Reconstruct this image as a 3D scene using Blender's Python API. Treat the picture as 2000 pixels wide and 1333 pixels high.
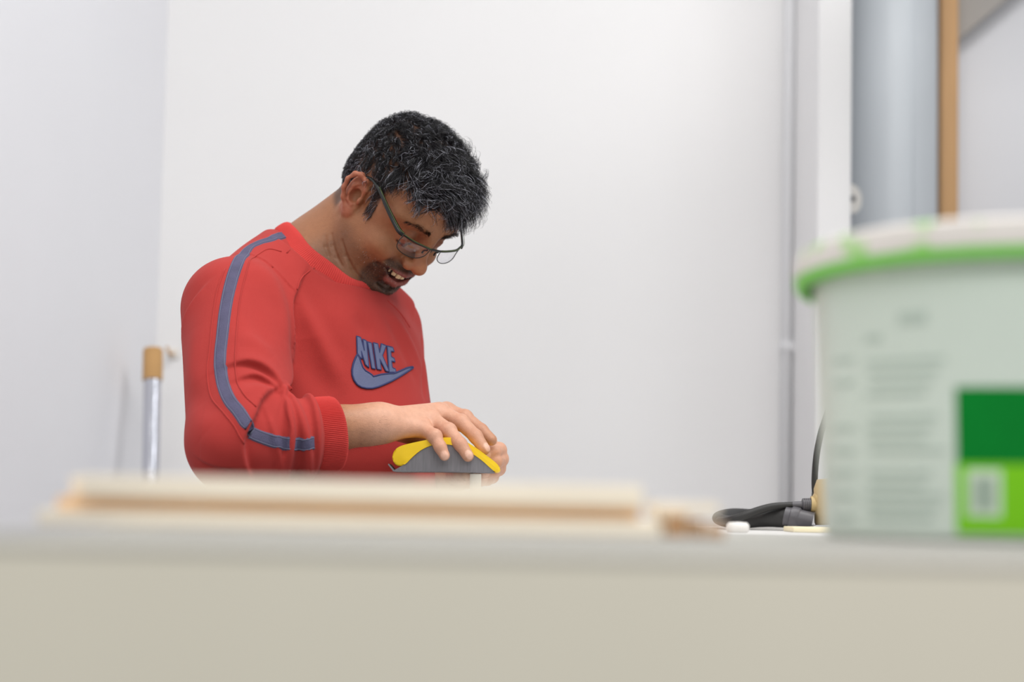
import bpy, bmesh, math, random
import numpy as np
from mathutils import Vector, Matrix
from mathutils.geometry import delaunay_2d_cdt

random.seed(3)
rng = np.random.default_rng(7)
for o in list(bpy.data.objects):
    bpy.data.objects.remove(o)
scene = bpy.context.scene
COL = scene.collection

# ------------------------------------------------------------------ camera
FPX = 3900.0                       # focal length in pixels of a 2000 px wide frame
ZC = 1.0                           # camera height
PITCH = math.atan((990 - 666.5) / FPX)
ROLL = math.radians(1.15)
cp, sp = math.cos(PITCH), math.sin(PITCH)
FW = np.array([0, cp, sp]); UP0 = np.array([0, -sp, cp]); RT0 = np.array([1.0, 0, 0])
RT = RT0 * math.cos(ROLL) + UP0 * math.sin(ROLL)
UPV = -RT0 * math.sin(ROLL) + UP0 * math.cos(ROLL)
CAM = np.array([0, 0, ZC])
cam_data = bpy.data.cameras.new('camera')
cam_data.sensor_width = 36.0
cam_data.lens = FPX * 36.0 / 2000.0
cam_data.clip_start = 0.05
cam_data.dof.use_dof = True
cam_data.dof.focus_distance = 2.72
cam_data.dof.aperture_fstop = 2.6
cam = bpy.data.objects.new('camera', cam_data)
m = Matrix.Identity(4)
for i in range(3):
    m[i][0] = RT[i]; m[i][1] = UPV[i]; m[i][2] = -FW[i]; m[i][3] = CAM[i]
cam.matrix_world = m
COL.objects.link(cam)
scene.camera = cam


def ray(px, py):
    px = np.asarray(px, float); py = np.asarray(py, float)
    return FW + ((px - 1000) / FPX)[..., None] * RT + ((666.5 - py) / FPX)[..., None] * UPV


def W(px, py, Y):
    """world point that stands at depth Y and shows at photo pixel (px, py)"""
    d = ray(px, py)
    return CAM + d * (np.asarray(Y, float) / d[..., 1])[..., None]


def proj(P):
    d = np.asarray(P) - CAM
    w = d @ FW
    return np.stack([1000 + FPX * (d @ RT) / w, 666.5 - FPX * (d @ UPV) / w], -1)


# ------------------------------------------------------------------ world, lamps, exposure
world = bpy.data.worlds.new('world')
scene.world = world
world.use_nodes = True
bg = world.node_tree.nodes['Background']
bg.inputs['Color'].default_value = (0.93, 0.96, 1.0, 1)
bg.inputs['Strength'].default_value = 0.40


def area(name, loc, target, sx, sy, power, col=(1, 1, 1)):
    l = bpy.data.lights.new(name, 'AREA')
    l.shape = 'RECTANGLE'; l.size = sx; l.size_y = sy; l.energy = power; l.color = col
    o = bpy.data.objects.new(name, l)
    o.location = loc
    o.rotation_euler = (Vector(target) - Vector(loc)).to_track_quat('-Z', 'Y').to_euler()
    COL.objects.link(o)
    return o


area('fill_light_front', (0.3, -0.6, 2.9), (0.1, 1.0, 0.6), 3.0, 0.9, 46, (1.0, 0.985, 0.96))  # fill added behind the camera to brighten the bench front
area('ceiling_light_middle', (0.4, 2.0, 3.5), (0.2, 2.3, 0.0), 2.4, 1.0, 64, (1.0, 0.985, 0.96))
area('fill_light_right', (1.9, 2.2, 3.3), (-0.9, 3.0, 1.0), 0.8, 1.8, 24, (0.98, 0.99, 1.0))  # fill added out of view to brighten the left wall
scene.view_settings.view_transform = 'Standard'
scene.view_settings.look = 'None'
scene.view_settings.exposure = -0.07
scene.view_settings.gamma = 1.0
scene.view_settings.use_curve_mapping = False


# ------------------------------------------------------------------ materials
def srgb(r, g, b):
    return tuple(((c / 255) / 12.92 if c / 255 < 0.04045 else ((c / 255 + 0.055) / 1.055) ** 2.4) for c in (r, g, b)) + (1.0,)


def mat(name, col, rough=0.6, metal=0.0, var=0.0, var_scale=8.0, bump=0.0, bump_scale=200.0, col2=None,
        stretch=None, spec=0.5, sss=0.0, attr=None, trans=0.0, ior=1.45, sheen=0.0, detail=4.0):
    m = bpy.data.materials.new(name)
    m.use_nodes = True
    nt = m.node_tree; N = nt.nodes; L = nt.links
    b = N['Principled BSDF']
    b.inputs['Base Color'].default_value = col
    b.inputs['Roughness'].default_value = rough
    b.inputs['Metallic'].default_value = metal
    b.inputs['Specular IOR Level'].default_value = spec
    b.inputs['IOR'].default_value = ior
    b.inputs['Transmission Weight'].default_value = trans
    if sheen:
        b.inputs['Sheen Weight'].default_value = sheen
    if sss:
        b.inputs['Subsurface Weight'].default_value = sss
        b.inputs['Subsurface Radius'].default_value = (0.012, 0.005, 0.003)
        b.inputs['Subsurface Scale'].default_value = 0.5
    tc = N.new('ShaderNodeTexCoord')
    vec = tc.outputs['Object']
    if stretch:
        mp = N.new('ShaderNodeMapping'); mp.inputs['Scale'].default_value = stretch
        L.new(vec, mp.inputs['Vector']); vec = mp.outputs['Vector']
    src = None
    if attr:
        a = N.new('ShaderNodeAttribute'); a.attribute_name = attr
        src = a.outputs['Color']
    if var or col2:
        n = N.new('ShaderNodeTexNoise'); n.inputs['Scale'].default_value = var_scale
        n.inputs['Detail'].default_value = detail
        L.new(vec, n.inputs['Vector'])
        if col2:
            mx = N.new('ShaderNodeMix'); mx.data_type = 'RGBA'
            ramp = N.new('ShaderNodeMapRange')
            ramp.inputs['From Min'].default_value = 0.35; ramp.inputs['From Max'].default_value = 0.65
            L.new(n.outputs['Fac'], ramp.inputs['Value'])
            L.new(ramp.outputs['Result'], mx.inputs['Factor'])
            mx.inputs['A'].default_value = col; mx.inputs['B'].default_value = col2
            src = mx.outputs['Result']
        if var:
            hs = N.new('ShaderNodeHueSaturation')
            mr = N.new('ShaderNodeMapRange')
            mr.inputs['From Min'].default_value = 0.25; mr.inputs['From Max'].default_value = 0.75
            mr.inputs['To Min'].default_value = 1 - var; mr.inputs['To Max'].default_value = 1 + var
            L.new(n.outputs['Fac'], mr.inputs['Value'])
            L.new(mr.outputs['Result'], hs.inputs['Value'])
            if src: L.new(src, hs.inputs['Color'])
            else: hs.inputs['Color'].default_value = col
            src = hs.outputs['Color']
    if src:
        L.new(src, b.inputs['Base Color'])
    if bump:
        n2 = N.new('ShaderNodeTexNoise'); n2.inputs['Scale'].default_value = bump_scale
        n2.inputs['Detail'].default_value = 3
        L.new(vec, n2.inputs['Vector'])
        bp = N.new('ShaderNodeBump'); bp.inputs['Strength'].default_value = bump
        bp.inputs['Distance'].default_value = 0.002
        L.new(n2.outputs['Fac'], bp.inputs['Height'])
        L.new(bp.outputs['Normal'], b.inputs['Normal'])
    return m


M = {}
M['wall'] = mat('white_plaster', srgb(236, 235, 235), 0.85, var=0.012, var_scale=3, bump=0.25, bump_scale=90)
M['wall_l'] = mat('cool_white_plaster', srgb(232, 232, 236), 0.85, var=0.012, var_scale=3, bump=0.3, bump_scale=80)
M['shade_trim'] = mat('grey_brown_shade', srgb(176, 171, 166), 0.8)  # shade tone for the sloped slab, also on the added beam
M['floor'] = mat('concrete', srgb(150, 148, 143), 0.8, var=0.08, var_scale=5)
M['bench_top'] = mat('bench_top_laminate', srgb(172, 170, 164), 0.75, var=0.03, var_scale=9, spec=0.15)
M['bench_front'] = mat('bench_panel', srgb(224, 218, 201), 0.6, var=0.035, var_scale=4, stretch=(1, 1, 0.3))
M['white_table'] = mat('white_laminate', srgb(226, 224, 222), 0.35)
M['steel'] = mat('steel_leg', srgb(150, 152, 156), 0.35, metal=0.9)
M['pine'] = mat('pine', srgb(252, 241, 222), 0.6, var=0.05, var_scale=10, stretch=(1.2, 14, 14))
M['pine_shade'] = mat('pine_shaded', srgb(236, 196, 150), 0.65, var=0.07, var_scale=10, stretch=(1.2, 14, 14))  # darker copy of the pine, carries the shade of the recessed layer
M['endgrain'] = mat('pine_end', srgb(188, 146, 106), 0.7, var=0.15, var_scale=60)
M['wood_bar'] = mat('brown_wood', srgb(206, 162, 114), 0.6, var=0.08, var_scale=6, stretch=(8, 8, 0.8))
M['galv'] = mat('galvanised_sheet', srgb(208, 213, 218), 0.42, metal=0.05, var=0.03, var_scale=14, stretch=(1, 1, 0.3))
M['conduit'] = mat('grey_conduit', srgb(226, 226, 228), 0.5)
M['white_plastic'] = mat('white_plastic', srgb(232, 228, 222), 0.45)
M['kraft'] = mat('kraft_card', srgb(190, 148, 96), 0.8, var=0.05, var_scale=30)
M['foil'] = mat('silver_film', srgb(205, 206, 214), 0.16, metal=0.9, bump=0.9, bump_scale=28, stretch=(1, 1, 0.35))
M['pail'] = mat('pale_green_plastic', srgb(215, 226, 216), 0.35, var=0.02, var_scale=8, sss=0.0)
M['lid'] = mat('stained_lid', srgb(226, 220, 214), 0.5, var=0.03, var_scale=20)
M['lid_green'] = mat('lid_green', srgb(120, 205, 80), 0.45)
M['green_dark'] = mat('print_dark_green', srgb(0, 128, 44), 0.6, var=0.08, var_scale=30, spec=0.15)
M['green_lime'] = mat('print_lime', srgb(128, 208, 36), 0.6, var=0.04, var_scale=30, spec=0.15)
M['print_white'] = mat('print_white', srgb(216, 232, 210), 0.5)
M['print_grey'] = mat('print_grey', srgb(150, 168, 158), 0.5)
M['print_faint'] = mat('print_faint', srgb(188, 202, 192), 0.5)
M['black_rubber'] = mat('black_rubber', srgb(44, 43, 42), 0.55)
M['dark_grey'] = mat('dark_grey_plastic', srgb(84, 82, 86), 0.45)
M['tan'] = mat('tan_plastic', srgb(196, 172, 124), 0.5)
M['cream'] = mat('cream_wood', srgb(238, 226, 190), 0.6)
M['plate'] = mat('brushed_plate', srgb(160, 160, 164), 0.35, metal=0.7)
M['yellow'] = mat('yellow_rubber', srgb(240, 200, 30), 0.42, var=0.06, var_scale=40)
M['grit'] = mat('grey_abrasive', srgb(132, 130, 134), 0.85, var=0.12, var_scale=40, stretch=(14, 14, 1), bump=0.5, bump_scale=900)
M['dowel'] = mat('pale_birch', srgb(250, 244, 230), 0.6, var=0.02, var_scale=30)
M['skin'] = mat('skin', srgb(170, 115, 80), 0.46, attr='Col', var=0.07, var_scale=160, sss=0.03, bump=0.25, bump_scale=650, spec=0.4)
M['teeth'] = mat('tooth', srgb(226, 206, 164), 0.3)
M['hair'] = mat('hair', srgb(30, 28, 30), 0.4, attr='Col')
M['hair_under'] = mat('hair_undercoat', srgb(30, 26, 26), 0.7, var=0.3, var_scale=150)
M['red'] = mat('red_fleece', srgb(170, 56, 52), 0.9, var=0.05, var_scale=14, bump=0.14, bump_scale=900, sheen=0.05, spec=0.2)
M['red_rib'] = mat('red_rib_knit', srgb(198, 66, 62), 0.9, var=0.04, var_scale=30, sheen=0.05, spec=0.2)
M['slate'] = mat('slate_tape', srgb(80, 77, 104), 0.75, var=0.16, var_scale=60, bump=0.4, bump_scale=700, stretch=(1, 1, 1))
M['slate_edge'] = mat('slate_edge', srgb(104, 106, 128), 0.8)
M['logo_fill'] = mat('logo_fill', srgb(94, 102, 134), 0.7, var=0.06, var_scale=80, bump=0.3, bump_scale=900)
M['logo_line'] = mat('logo_navy', srgb(48, 54, 98), 0.75)
M['frame'] = mat('black_frame', srgb(24, 26, 24), 0.3)
M['frame_green'] = mat('green_edge', srgb(96, 114, 60), 0.35)
M['lens'] = bpy.data.materials.new('lens_glass')
M['lens'].use_nodes = True
_nt = M['lens'].node_tree; _nt.nodes.clear()
_o = _nt.nodes.new('ShaderNodeOutputMaterial'); _mx = _nt.nodes.new('ShaderNodeMixShader'); _tr = _nt.nodes.new('ShaderNodeBsdfTransparent'); _gl = _nt.nodes.new('ShaderNodeBsdfGlossy')
_gl.inputs['Roughness'].default_value = 0.02; _mx.inputs['Fac'].default_value = 0.07; _tr.inputs['Color'].default_value = (0.975, 0.972, 0.985, 1)
_nt.links.new(_tr.outputs[0], _mx.inputs[1]); _nt.links.new(_gl.outputs[0], _mx.inputs[2]); _nt.links.new(_mx.outputs[0], _o.inputs['Surface'])
M['denim'] = mat('dark_trousers', srgb(52, 56, 70), 0.85, var=0.1, var_scale=40)
M['shoe'] = mat('shoe_leather', srgb(46, 40, 36), 0.6)
M['sole'] = mat('shoe_sole', srgb(30, 30, 30), 0.8)


# ------------------------------------------------------------------ object helpers
def props(o, label=None, cat=None, group=None, kind=None):
    if label: o['label'] = label
    if cat: o['category'] = cat
    if group: o['group'] = group
    if kind: o['kind'] = kind
    return o


def empty(name, loc, label=None, cat=None, group=None):
    o = bpy.data.objects.new(name, None)
    o.empty_display_size = 0.05
    o.location = tuple(float(v) for v in loc)
    COL.objects.link(o)
    return props(o, label, cat, group)


def put(o, parent):
    """parent o (modelled in world coordinates) under parent without moving it"""
    if parent is not None:
        o.parent = parent
        p = parent
        loc = Vector((0, 0, 0))
        while p is not None:
            loc += Vector(p.location); p = p.parent
        o.location = Vector(o.location) - loc
    return o


def mesh_obj(name, verts, faces, material, parent=None, smooth=True, col=None):
    me = bpy.data.meshes.new(name)
    verts = np.asarray(verts, np.float32)
    origin = verts.mean(0) if parent is not None or True else 0
    org = verts.mean(0).astype(np.float64)
    verts = verts - org
    if isinstance(faces, np.ndarray):
        k = faces.shape[1]
        me.vertices.add(len(verts)); me.vertices.foreach_set('co', verts.astype(np.float32).ravel())
        me.loops.add(faces.size); me.loops.foreach_set('vertex_index', faces.astype(np.int32).ravel())
        me.polygons.add(len(faces)); me.polygons.foreach_set('loop_start', np.arange(0, faces.size, k, dtype=np.int32))
        me.update(calc_edges=True)
        me.validate()
    else:
        me.from_pydata([tuple(v) for v in verts], [], faces)
        me.update()
    if col is not None:
        a = me.color_attributes.new('Col', 'FLOAT_COLOR', 'POINT')
        c4 = np.ones((len(verts), 4), np.float32); c4[:, :3] = col
        a.data.foreach_set('color', c4.ravel())
    if smooth:
        me.polygons.foreach_set('use_smooth', np.ones(len(me.polygons), bool))
    me.materials.append(material)
    o = bpy.data.objects.new(name, me)
    o.location = Vector(org)
    COL.objects.link(o)
    return put(o, parent)


def bm_obj(name, bm, material, parent=None, smooth=False, angle=None):
    bmesh.ops.recalc_face_normals(bm, faces=bm.faces)
    me = bpy.data.meshes.new(name)
    c = Vector((0, 0, 0))
    for v in bm.verts: c += v.co
    c /= max(1, len(bm.verts))
    bmesh.ops.translate(bm, verts=bm.verts, vec=-c)
    bm.to_mesh(me); bm.free()
    if smooth:
        me.polygons.foreach_set('use_smooth', np.ones(len(me.polygons), bool))
        if angle: me.set_sharp_from_angle(angle=math.radians(angle))
    me.materials.append(material)
    o = bpy.data.objects.new(name, me)
    o.location = c
    COL.objects.link(o)
    return put(o, parent)


def box(name, lo, hi, material, parent=None, bevel=0.0, rot=0.0, tilt=None, seg=2):
    bm = bmesh.new()
    bmesh.ops.create_cube(bm, size=1.0)
    lo = Vector(lo); hi = Vector(hi); c = (lo + hi) / 2; s = hi - lo
    for v in bm.verts:
        v.co = Vector((v.co.x * s.x, v.co.y * s.y, v.co.z * s.z))
    if bevel:
        bmesh.ops.bevel(bm, geom=list(bm.edges), offset=bevel, segments=seg, profile=0.5, affect='EDGES')
    R = Matrix.Rotation(rot, 3, 'Z')
    if tilt is not None: R = R @ Matrix.Rotation(tilt[1], 3, tilt[0])
    for v in bm.verts:
        v.co = R @ v.co + c
    return bm_obj(name, bm, material, parent, smooth=bool(bevel), angle=35)


def lathe(name, profile, center, material, parent=None, n=64, axis=None, smooth=True, angle=40):
    """profile: (r, z) pairs from bottom to top; axis: optional direction"""
    bm = bmesh.new()
    rings = []
    for r, z in profile:
        if r < 1e-6:
            rings.append([bm.verts.new((0, 0, z))])
        else:
            rings.append([bm.verts.new((r * math.cos(2 * math.pi * i / n), r * math.sin(2 * math.pi * i / n), z)) for i in range(n)])
    for a, b in zip(rings, rings[1:]):
        for i in range(n):
            j = (i + 1) % n
            if len(a) == 1 and len(b) == 1: continue
            if len(a) == 1: bm.faces.new((a[0], b[j], b[i]))
            elif len(b) == 1: bm.faces.new((a[i], a[j], b[0]))
            else: bm.faces.new((a[i], a[j], b[j], b[i]))
    if axis is not None:
        q = Vector((0, 0, 1)).rotation_difference(Vector(axis))
        for v in bm.verts: v.co = q @ v.co
    for v in bm.verts: v.co += Vector(center)
    return bm_obj(name, bm, material, parent, smooth=smooth, angle=angle)


def catmull(P, n):
    P = np.asarray(P, float)
    Q = np.vstack([2 * P[0] - P[1], P, 2 * P[-1] - P[-2]])
    out = []
    for i in range(len(P) - 1):
        p0, p1, p2, p3 = Q[i:i + 4]
        for t in np.linspace(0, 1, n, endpoint=False):
            out.append(0.5 * ((2 * p1) + (-p0 + p2) * t + (2 * p0 - 5 * p1 + 4 * p2 - p3) * t * t + (-p0 + 3 * p1 - 3 * p2 + p3) * t ** 3))
    out.append(P[-1])
    return np.array(out)


def tube(name, pts, radius, material, parent=None, n=12, closed=False, ribs=0.0, sub=6, spline=True, flat=None):
    P = catmull(pts, sub) if (spline and len(pts) > 2) else np.asarray(pts, float)
    r = np.asarray(radius, float)
    if r.ndim == 0: r = np.full(len(P), float(r))
    elif len(r) != len(P): r = np.interp(np.linspace(0, 1, len(P)), np.linspace(0, 1, len(r)), r)
    T = np.gradient(P, axis=0); T /= np.linalg.norm(T, axis=1)[:, None] + 1e-12
    up = np.array([0, 0, 1.0]) if abs(T[0][2]) < 0.9 else np.array([0, 1.0, 0])
    V = []; nrm = np.cross(T[0], up); nrm /= np.linalg.norm(nrm)
    ang = np.linspace(0, 2 * np.pi, n, endpoint=False)
    for i in range(len(P)):
        nrm = nrm - T[i] * (nrm @ T[i]); nrm /= np.linalg.norm(nrm) + 1e-12
        b = np.cross(T[i], nrm)
        rr = r[i] * (1 + (ribs if i % 2 else 0))
        fx, fy = flat if flat else (1, 1)
        V.append(P[i] + rr * (fx * np.cos(ang)[:, None] * nrm + fy * np.sin(ang)[:, None] * b))
    V = np.vstack(V)
    F = []
    for i in range(len(P) - 1):
        for k in range(n):
            F.append((i * n + k, i * n + (k + 1) % n, (i + 1) * n + (k + 1) % n, (i + 1) * n + k))
    F.append(tuple(range(n))[::-1]); F.append(tuple((len(P) - 1) * n + k for k in range(n)))
    return mesh_obj(name, V, F, material, parent)


def prism(name, pts2, y0, y1, material, parent=None, bevel=0.0, frame=None, smooth=True, seg=3):
    """polygon of (x, z) extruded from y0 to y1"""
    bm = bmesh.new()
    a = [bm.verts.new((x, y0, z)) for x, z in pts2]
    b = [bm.verts.new((x, y1, z)) for x, z in pts2]
    n = len(a)
    bm.faces.new(a); bm.faces.new(b[::-1])
    for i in range(n):
        bm.faces.new((a[i], b[i], b[(i + 1) % n], a[(i + 1) % n]))
    if bevel:
        caps = [e for e in bm.edges if abs(e.verts[0].co.y - e.verts[1].co.y) < 1e-9]
        bmesh.ops.bevel(bm, geom=caps, offset=bevel, segments=seg, profile=0.5, affect='EDGES')
    return bm_obj(name, bm, material, parent, smooth=smooth, angle=40)


# ------------------------------------------------------------------ implicit-surface modelling
def smin(a, b, k):
    h = np.maximum(k - np.abs(a - b), 0) / k
    return np.minimum(a, b) - h * h * k * 0.25


def smax(a, b, k):
    return -smin(-a, -b, k)


def ell(P, c, r, R=None):
    p = P - np.asarray(c, np.float32)
    if R is not None: p = p @ np.asarray(R, np.float32).T
    r = np.asarray(r, np.float32)
    q = p / r
    k0 = np.sqrt((q * q).sum(1)) + 1e-9
    q = q / r
    k1 = np.sqrt((q * q).sum(1)) + 1e-9
    return k0 * (k0 - 1) / k1


def cap(P, a, b, ra, rb=None):
    if rb is None: rb = ra
    a = np.asarray(a, np.float32); b = np.asarray(b, np.float32)
    ba = b - a
    pa = P - a
    h = np.clip(pa @ ba / max(float(ba @ ba), 1e-12), 0, 1)
    d = pa - h[:, None] * ba
    return np.sqrt((d * d).sum(1)) - (ra + (rb - ra) * h)


def chain(P, pts, rad, k=0.004):
    d = None
    for i in range(len(pts) - 1):
        c = cap(P, pts[i], pts[i + 1], rad[i], rad[i + 1])
        d = c if d is None else smin(d, c, k)
    return d


def extract(sdf, lo, hi, h, blk=8, slack=1.0):
    """surface nets over the sparse blocks that the surface crosses"""
    lo = np.asarray(lo, float); hi = np.asarray(hi, float)
    nb = np.ceil((hi - lo) / (h * blk)).astype(int)
    bs = h * blk
    bi = np.stack(np.meshgrid(*[np.arange(n) for n in nb], indexing='ij'), -1).reshape(-1, 3)
    cen = (lo + (bi + 0.5) * bs).astype(np.float32)
    d = np.concatenate([sdf(cen[i:i + 40000]) for i in range(0, len(cen), 40000)])
    act = bi[np.abs(d) < bs * 0.87 * 1.12 + slack * 0.004]
    act = act[np.lexsort((act[:, 2] // 3, act[:, 1] // 3, act[:, 0] // 3))]
    g = np.stack(np.meshgrid(*[np.arange(blk + 1)] * 3, indexing='ij'), -1).reshape(-1, 3)
    N = nb * blk + 2
    keys, verts, edges = [], [], []
    off = np.array([[i, j, k] for i in (0, 1) for j in (0, 1) for k in (0, 1)])
    CH = 48
    for s in range(0, len(act), CH):
        ab = act[s:s + CH]
        gi = (ab[:, None, :] * blk + g[None]).reshape(-1, 3)
        v = sdf((lo + gi * h).astype(np.float32)).reshape(len(ab), blk + 1, blk + 1, blk + 1)
        c = [v[:, o[0]:blk + o[0], o[1]:blk + o[1], o[2]:blk + o[2]] for o in off]
        c = np.stack(c, -1)
        neg = (c < 0).sum(-1)
        sel = np.argwhere((neg > 0) & (neg < 8))
        if len(sel) == 0: continue
        cv = c[sel[:, 0], sel[:, 1], sel[:, 2], sel[:, 3]]
        ci = ab[sel[:, 0]] * blk + sel[:, 1:]
        acc = np.zeros((len(sel), 3)); cnt = np.zeros(len(sel))
        for a in range(8):
            for b in range(a + 1, 8):
                if np.abs(off[a] - off[b]).sum() != 1: continue
                cr = (cv[:, a] < 0) != (cv[:, b] < 0)
                t = np.where(cr, cv[:, a] / np.where(cr, cv[:, a] - cv[:, b], 1), 0)
                acc += np.where(cr[:, None], off[a] + t[:, None] * (off[b] - off[a]), 0)
                cnt += cr
        verts.append(lo + (ci + acc / cnt[:, None]) * h)
        keys.append((ci[:, 0] * N[1] + ci[:, 1]) * N[2] + ci[:, 2])
        n0 = cv[:, 0] < 0
        edges.append(np.stack([n0, n0 != (cv[:, 4] < 0), n0 != (cv[:, 2] < 0), n0 != (cv[:, 1] < 0)], 1))
    keys = np.concatenate(keys); verts = np.concatenate(verts); edges = np.concatenate(edges)
    o = np.argsort(keys); keys = keys[o]; verts = verts[o]; edges = edges[o]
    st = [N[1] * N[2], N[2], 1]
    quads = []
    for ax in range(3):
        u, w = [(1, 2), (2, 0), (0, 1)][ax]
        e = np.nonzero(edges[:, 1 + ax])[0]
        k = keys[e]
        ids = [k, k - st[u], k - st[u] - st[w], k - st[w]]
        ix = [np.clip(np.searchsorted(keys, i), 0, len(keys) - 1) for i in ids]
        ok = np.all([keys[a] == b for a, b in zip(ix, ids)], axis=0)
        q = np.stack(ix, 1)[ok]
        fl = edges[e, 0][ok]
        q[~fl] = q[~fl][:, ::-1]
        quads.append(q)
    quads = np.concatenate(quads)
    o = np.lexsort(tuple((verts[:, i] // 0.04) for i in (2, 1, 0)))        # spatially sorted so that far groups can be skipped
    inv = np.empty(len(o), int); inv[o] = np.arange(len(o))
    verts = verts[o]; quads = inv[quads]
    dv = batched(sdf, verts, 8000)
    gr = np.stack([batched(sdf, verts + np.eye(3)[i] * h * 0.4, 8000) - dv for i in range(3)], 1)
    gr /= np.linalg.norm(gr, axis=1)[:, None] + 1e-12
    verts = verts - gr * np.clip(dv, -h, h)[:, None]
    return verts, quads


def batched(sdf, P, n=60000):
    P = np.asarray(P, np.float32)
    return np.concatenate([sdf(P[i:i + n]) for i in range(0, len(P), n)])


def grad(sdf, P, e=0.0015):
    P = np.asarray(P, np.float64)
    d = batched(sdf, P)
    g = np.stack([batched(sdf, P + np.eye(3)[i] * e) - batched(sdf, P - np.eye(3)[i] * e) for i in range(3)], 1)
    g /= np.linalg.norm(g, axis=1)[:, None] + 1e-12
    return d, g


def cast(px, py, sdf, y0=2.35, steps=70):
    """points of the surface seen at the given photo pixels"""
    D = ray(px, py); D = D / np.linalg.norm(D, axis=-1, keepdims=True)
    P = CAM + D * (y0 / D[:, 1])[:, None]
    for _ in range(steps):
        d = batched(sdf, P)
        P = P + D * np.clip(d * 0.8, -0.01, 0.08)[:, None]
    return P


def nearest(P, sdf, it=6, e=0.0015):
    for _ in range(it):
        d, g = grad(sdf, P, e)
        P = P - g * np.clip(d, -0.02, 0.02)[:, None]
    return P, grad(sdf, P, e)[1]

# ================================================================== THE SETTING
YB = 4.35                                   # back wall
def struct(o, label, cat): return props(o, label, cat, kind='structure')
xc_corner = float(W(308, 600, YB)[0])
struct(box('floor', (-3.2, -1.5, -0.1), (3.6, YB + 1.2, 0.0), M['floor']), 'grey concrete workshop floor', 'floor')
struct(box('wall_back', (xc_corner - 0.15, YB, 0.0), (float(W(1640, 300, YB)[0]), YB + 0.12, 4.2), M['wall']), 'plain white plaster back wall', 'wall')
bm = bmesh.new()
q0 = Vector((xc_corner, YB, 0)); q1 = Vector((xc_corner - 0.55, 1.2, 0))
nrm = Vector((-(q1 - q0).y, (q1 - q0).x, 0)).normalized() * -0.12
if nrm.x > 0: nrm = -nrm
ring = [q0, q1, q1 + nrm, q0 + nrm]
lo_v = [bm.verts.new(v) for v in ring]; hi_v = [bm.verts.new(v + Vector((0, 0, 4.2))) for v in ring]
bm.faces.new(lo_v); bm.faces.new(hi_v)
for i in range(4): bm.faces.new((lo_v[i], lo_v[(i + 1) % 4], hi_v[(i + 1) % 4], hi_v[i]))
struct(bm_obj('wall_left', bm, M['wall_l']), 'cool white plaster wall on the left', 'wall')
# pier at the right, recess with the pipe behind it
xa = float(W(1597, 300, YB - 0.35)[0]); xb = float(W(1663, 300, YB - 0.35)[0])
struct(box('wall_pier', (xa, YB - 0.35, 0), (xb, YB + 0.1, 4.2), M['wall'], bevel=0.004), 'narrow white plaster pier beside the grey pipe', 'wall')
struct(box('wall_recess', (xb - 0.02, YB + 0.42, 0), (3.4, YB + 0.54, 4.2), M['wall_l']), 'shaded cool white wall behind the grey pipe', 'wall')
# sloped grey slab in place of the diagonal shade at the top right
pA = W(1858, 88, YB + 0.36); pB = W(2080, -97, YB + 0.36)
bm = bmesh.new()
prof = [(pA[0], pA[2]), (pB[0], pB[2]), (pB[0], pB[2] + 1.2), (pA[0] - 0.6, pB[2] + 1.2), (pA[0] - 0.6, pA[2] + 0.02)]
prof = [(pA[0], pA[2]), (pB[0], pB[2]), (pB[0], pB[2] + 0.5), (pA[0], pB[2] + 0.5)]
struct(prism('shade_slab', prof, YB + 0.36, YB + 0.4195, M['shade_trim'], smooth=False), 'sloping grey slab standing in for shade above the pipe recess', 'shade_trim')

struct(box('shade_beam', (0.46, 3.34, 2.34), (2.6, 3.44, 2.50), M['shade_trim'], bevel=0.01), 'unseen grey beam added to shade the pier', 'beam')  # added out of frame to throw shade on the pier
# conduit on the back wall
c0 = W(1548, -80, YB - 0.02); c1 = W(1532, 1100, YB - 0.02)
cond = empty('electrical_conduit', (c1[0], YB - 0.02, 0.0), 'slim grey conduit running up the white back wall', 'conduit')
tube('pipe', [(c1[0], YB - 0.0145, 0.0), (c0[0], YB - 0.0145, 4.0)], 0.0135, M['conduit'], cond, n=16, spline=False)
cl = W(1539, 678, YB - 0.01)
bm = bmesh.new()
box('clip', (cl[0] - 0.0175, YB - 0.031, cl[2] - 0.011), (cl[0] + 0.0175, YB - 0.0002, cl[2] + 0.011), M['conduit'], cond, bevel=0.003)

# big vent pipe and timber post
pl = W(1658, 200, YB + 0.22); pr = W(1829, 200, YB + 0.22)
pr_x = (pl[0] + pr[0]) / 2; pr_r = (pr[0] - pl[0]) / 2
vent = empty('vent_pipe', (pr_x, YB + 0.22, 0), 'wide grey galvanised vent pipe behind the pier', 'pipe')
lathe('duct', [(pr_r, 0), (pr_r, 4.1), (pr_r - 0.003, 4.1), (pr_r - 0.003, 0.0)], (pr_x, YB + 0.22, 0), M['galv'], vent, n=72)
tube('seam', [(pr_x + pr_r * 0.28, YB + 0.22 - pr_r * 0.962, 0.0), (pr_x + pr_r * 0.28, YB + 0.22 - pr_r * 0.962, 4.1)], 0.003, M['galv'], vent, n=8, spline=False)
b0 = W(1838, 200, YB + 0.30); b1 = W(1872, 200, YB + 0.30)
props(box('timber_post', (b0[0], YB + 0.30, 0.0), (b1[0], YB + 0.345, 4.1), M['wood_bar'], bevel=0.003),
      'tall brown timber batten standing beside the vent pipe', 'post')
dk = W(1661, 389, YB - 0.1)
fl = empty('wall_flange', (xb, YB - 0.1, dk[2]), 'small round white plate peeking past the pier', 'flange')
ax_f = np.array([0.62, -0.785, 0.0])
tube('stem', [(xb - 0.001, YB - 0.095, dk[2]), (dk[0], YB - 0.099, dk[2])], 0.006, M['white_plastic'], fl, n=12, spline=False)
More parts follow.
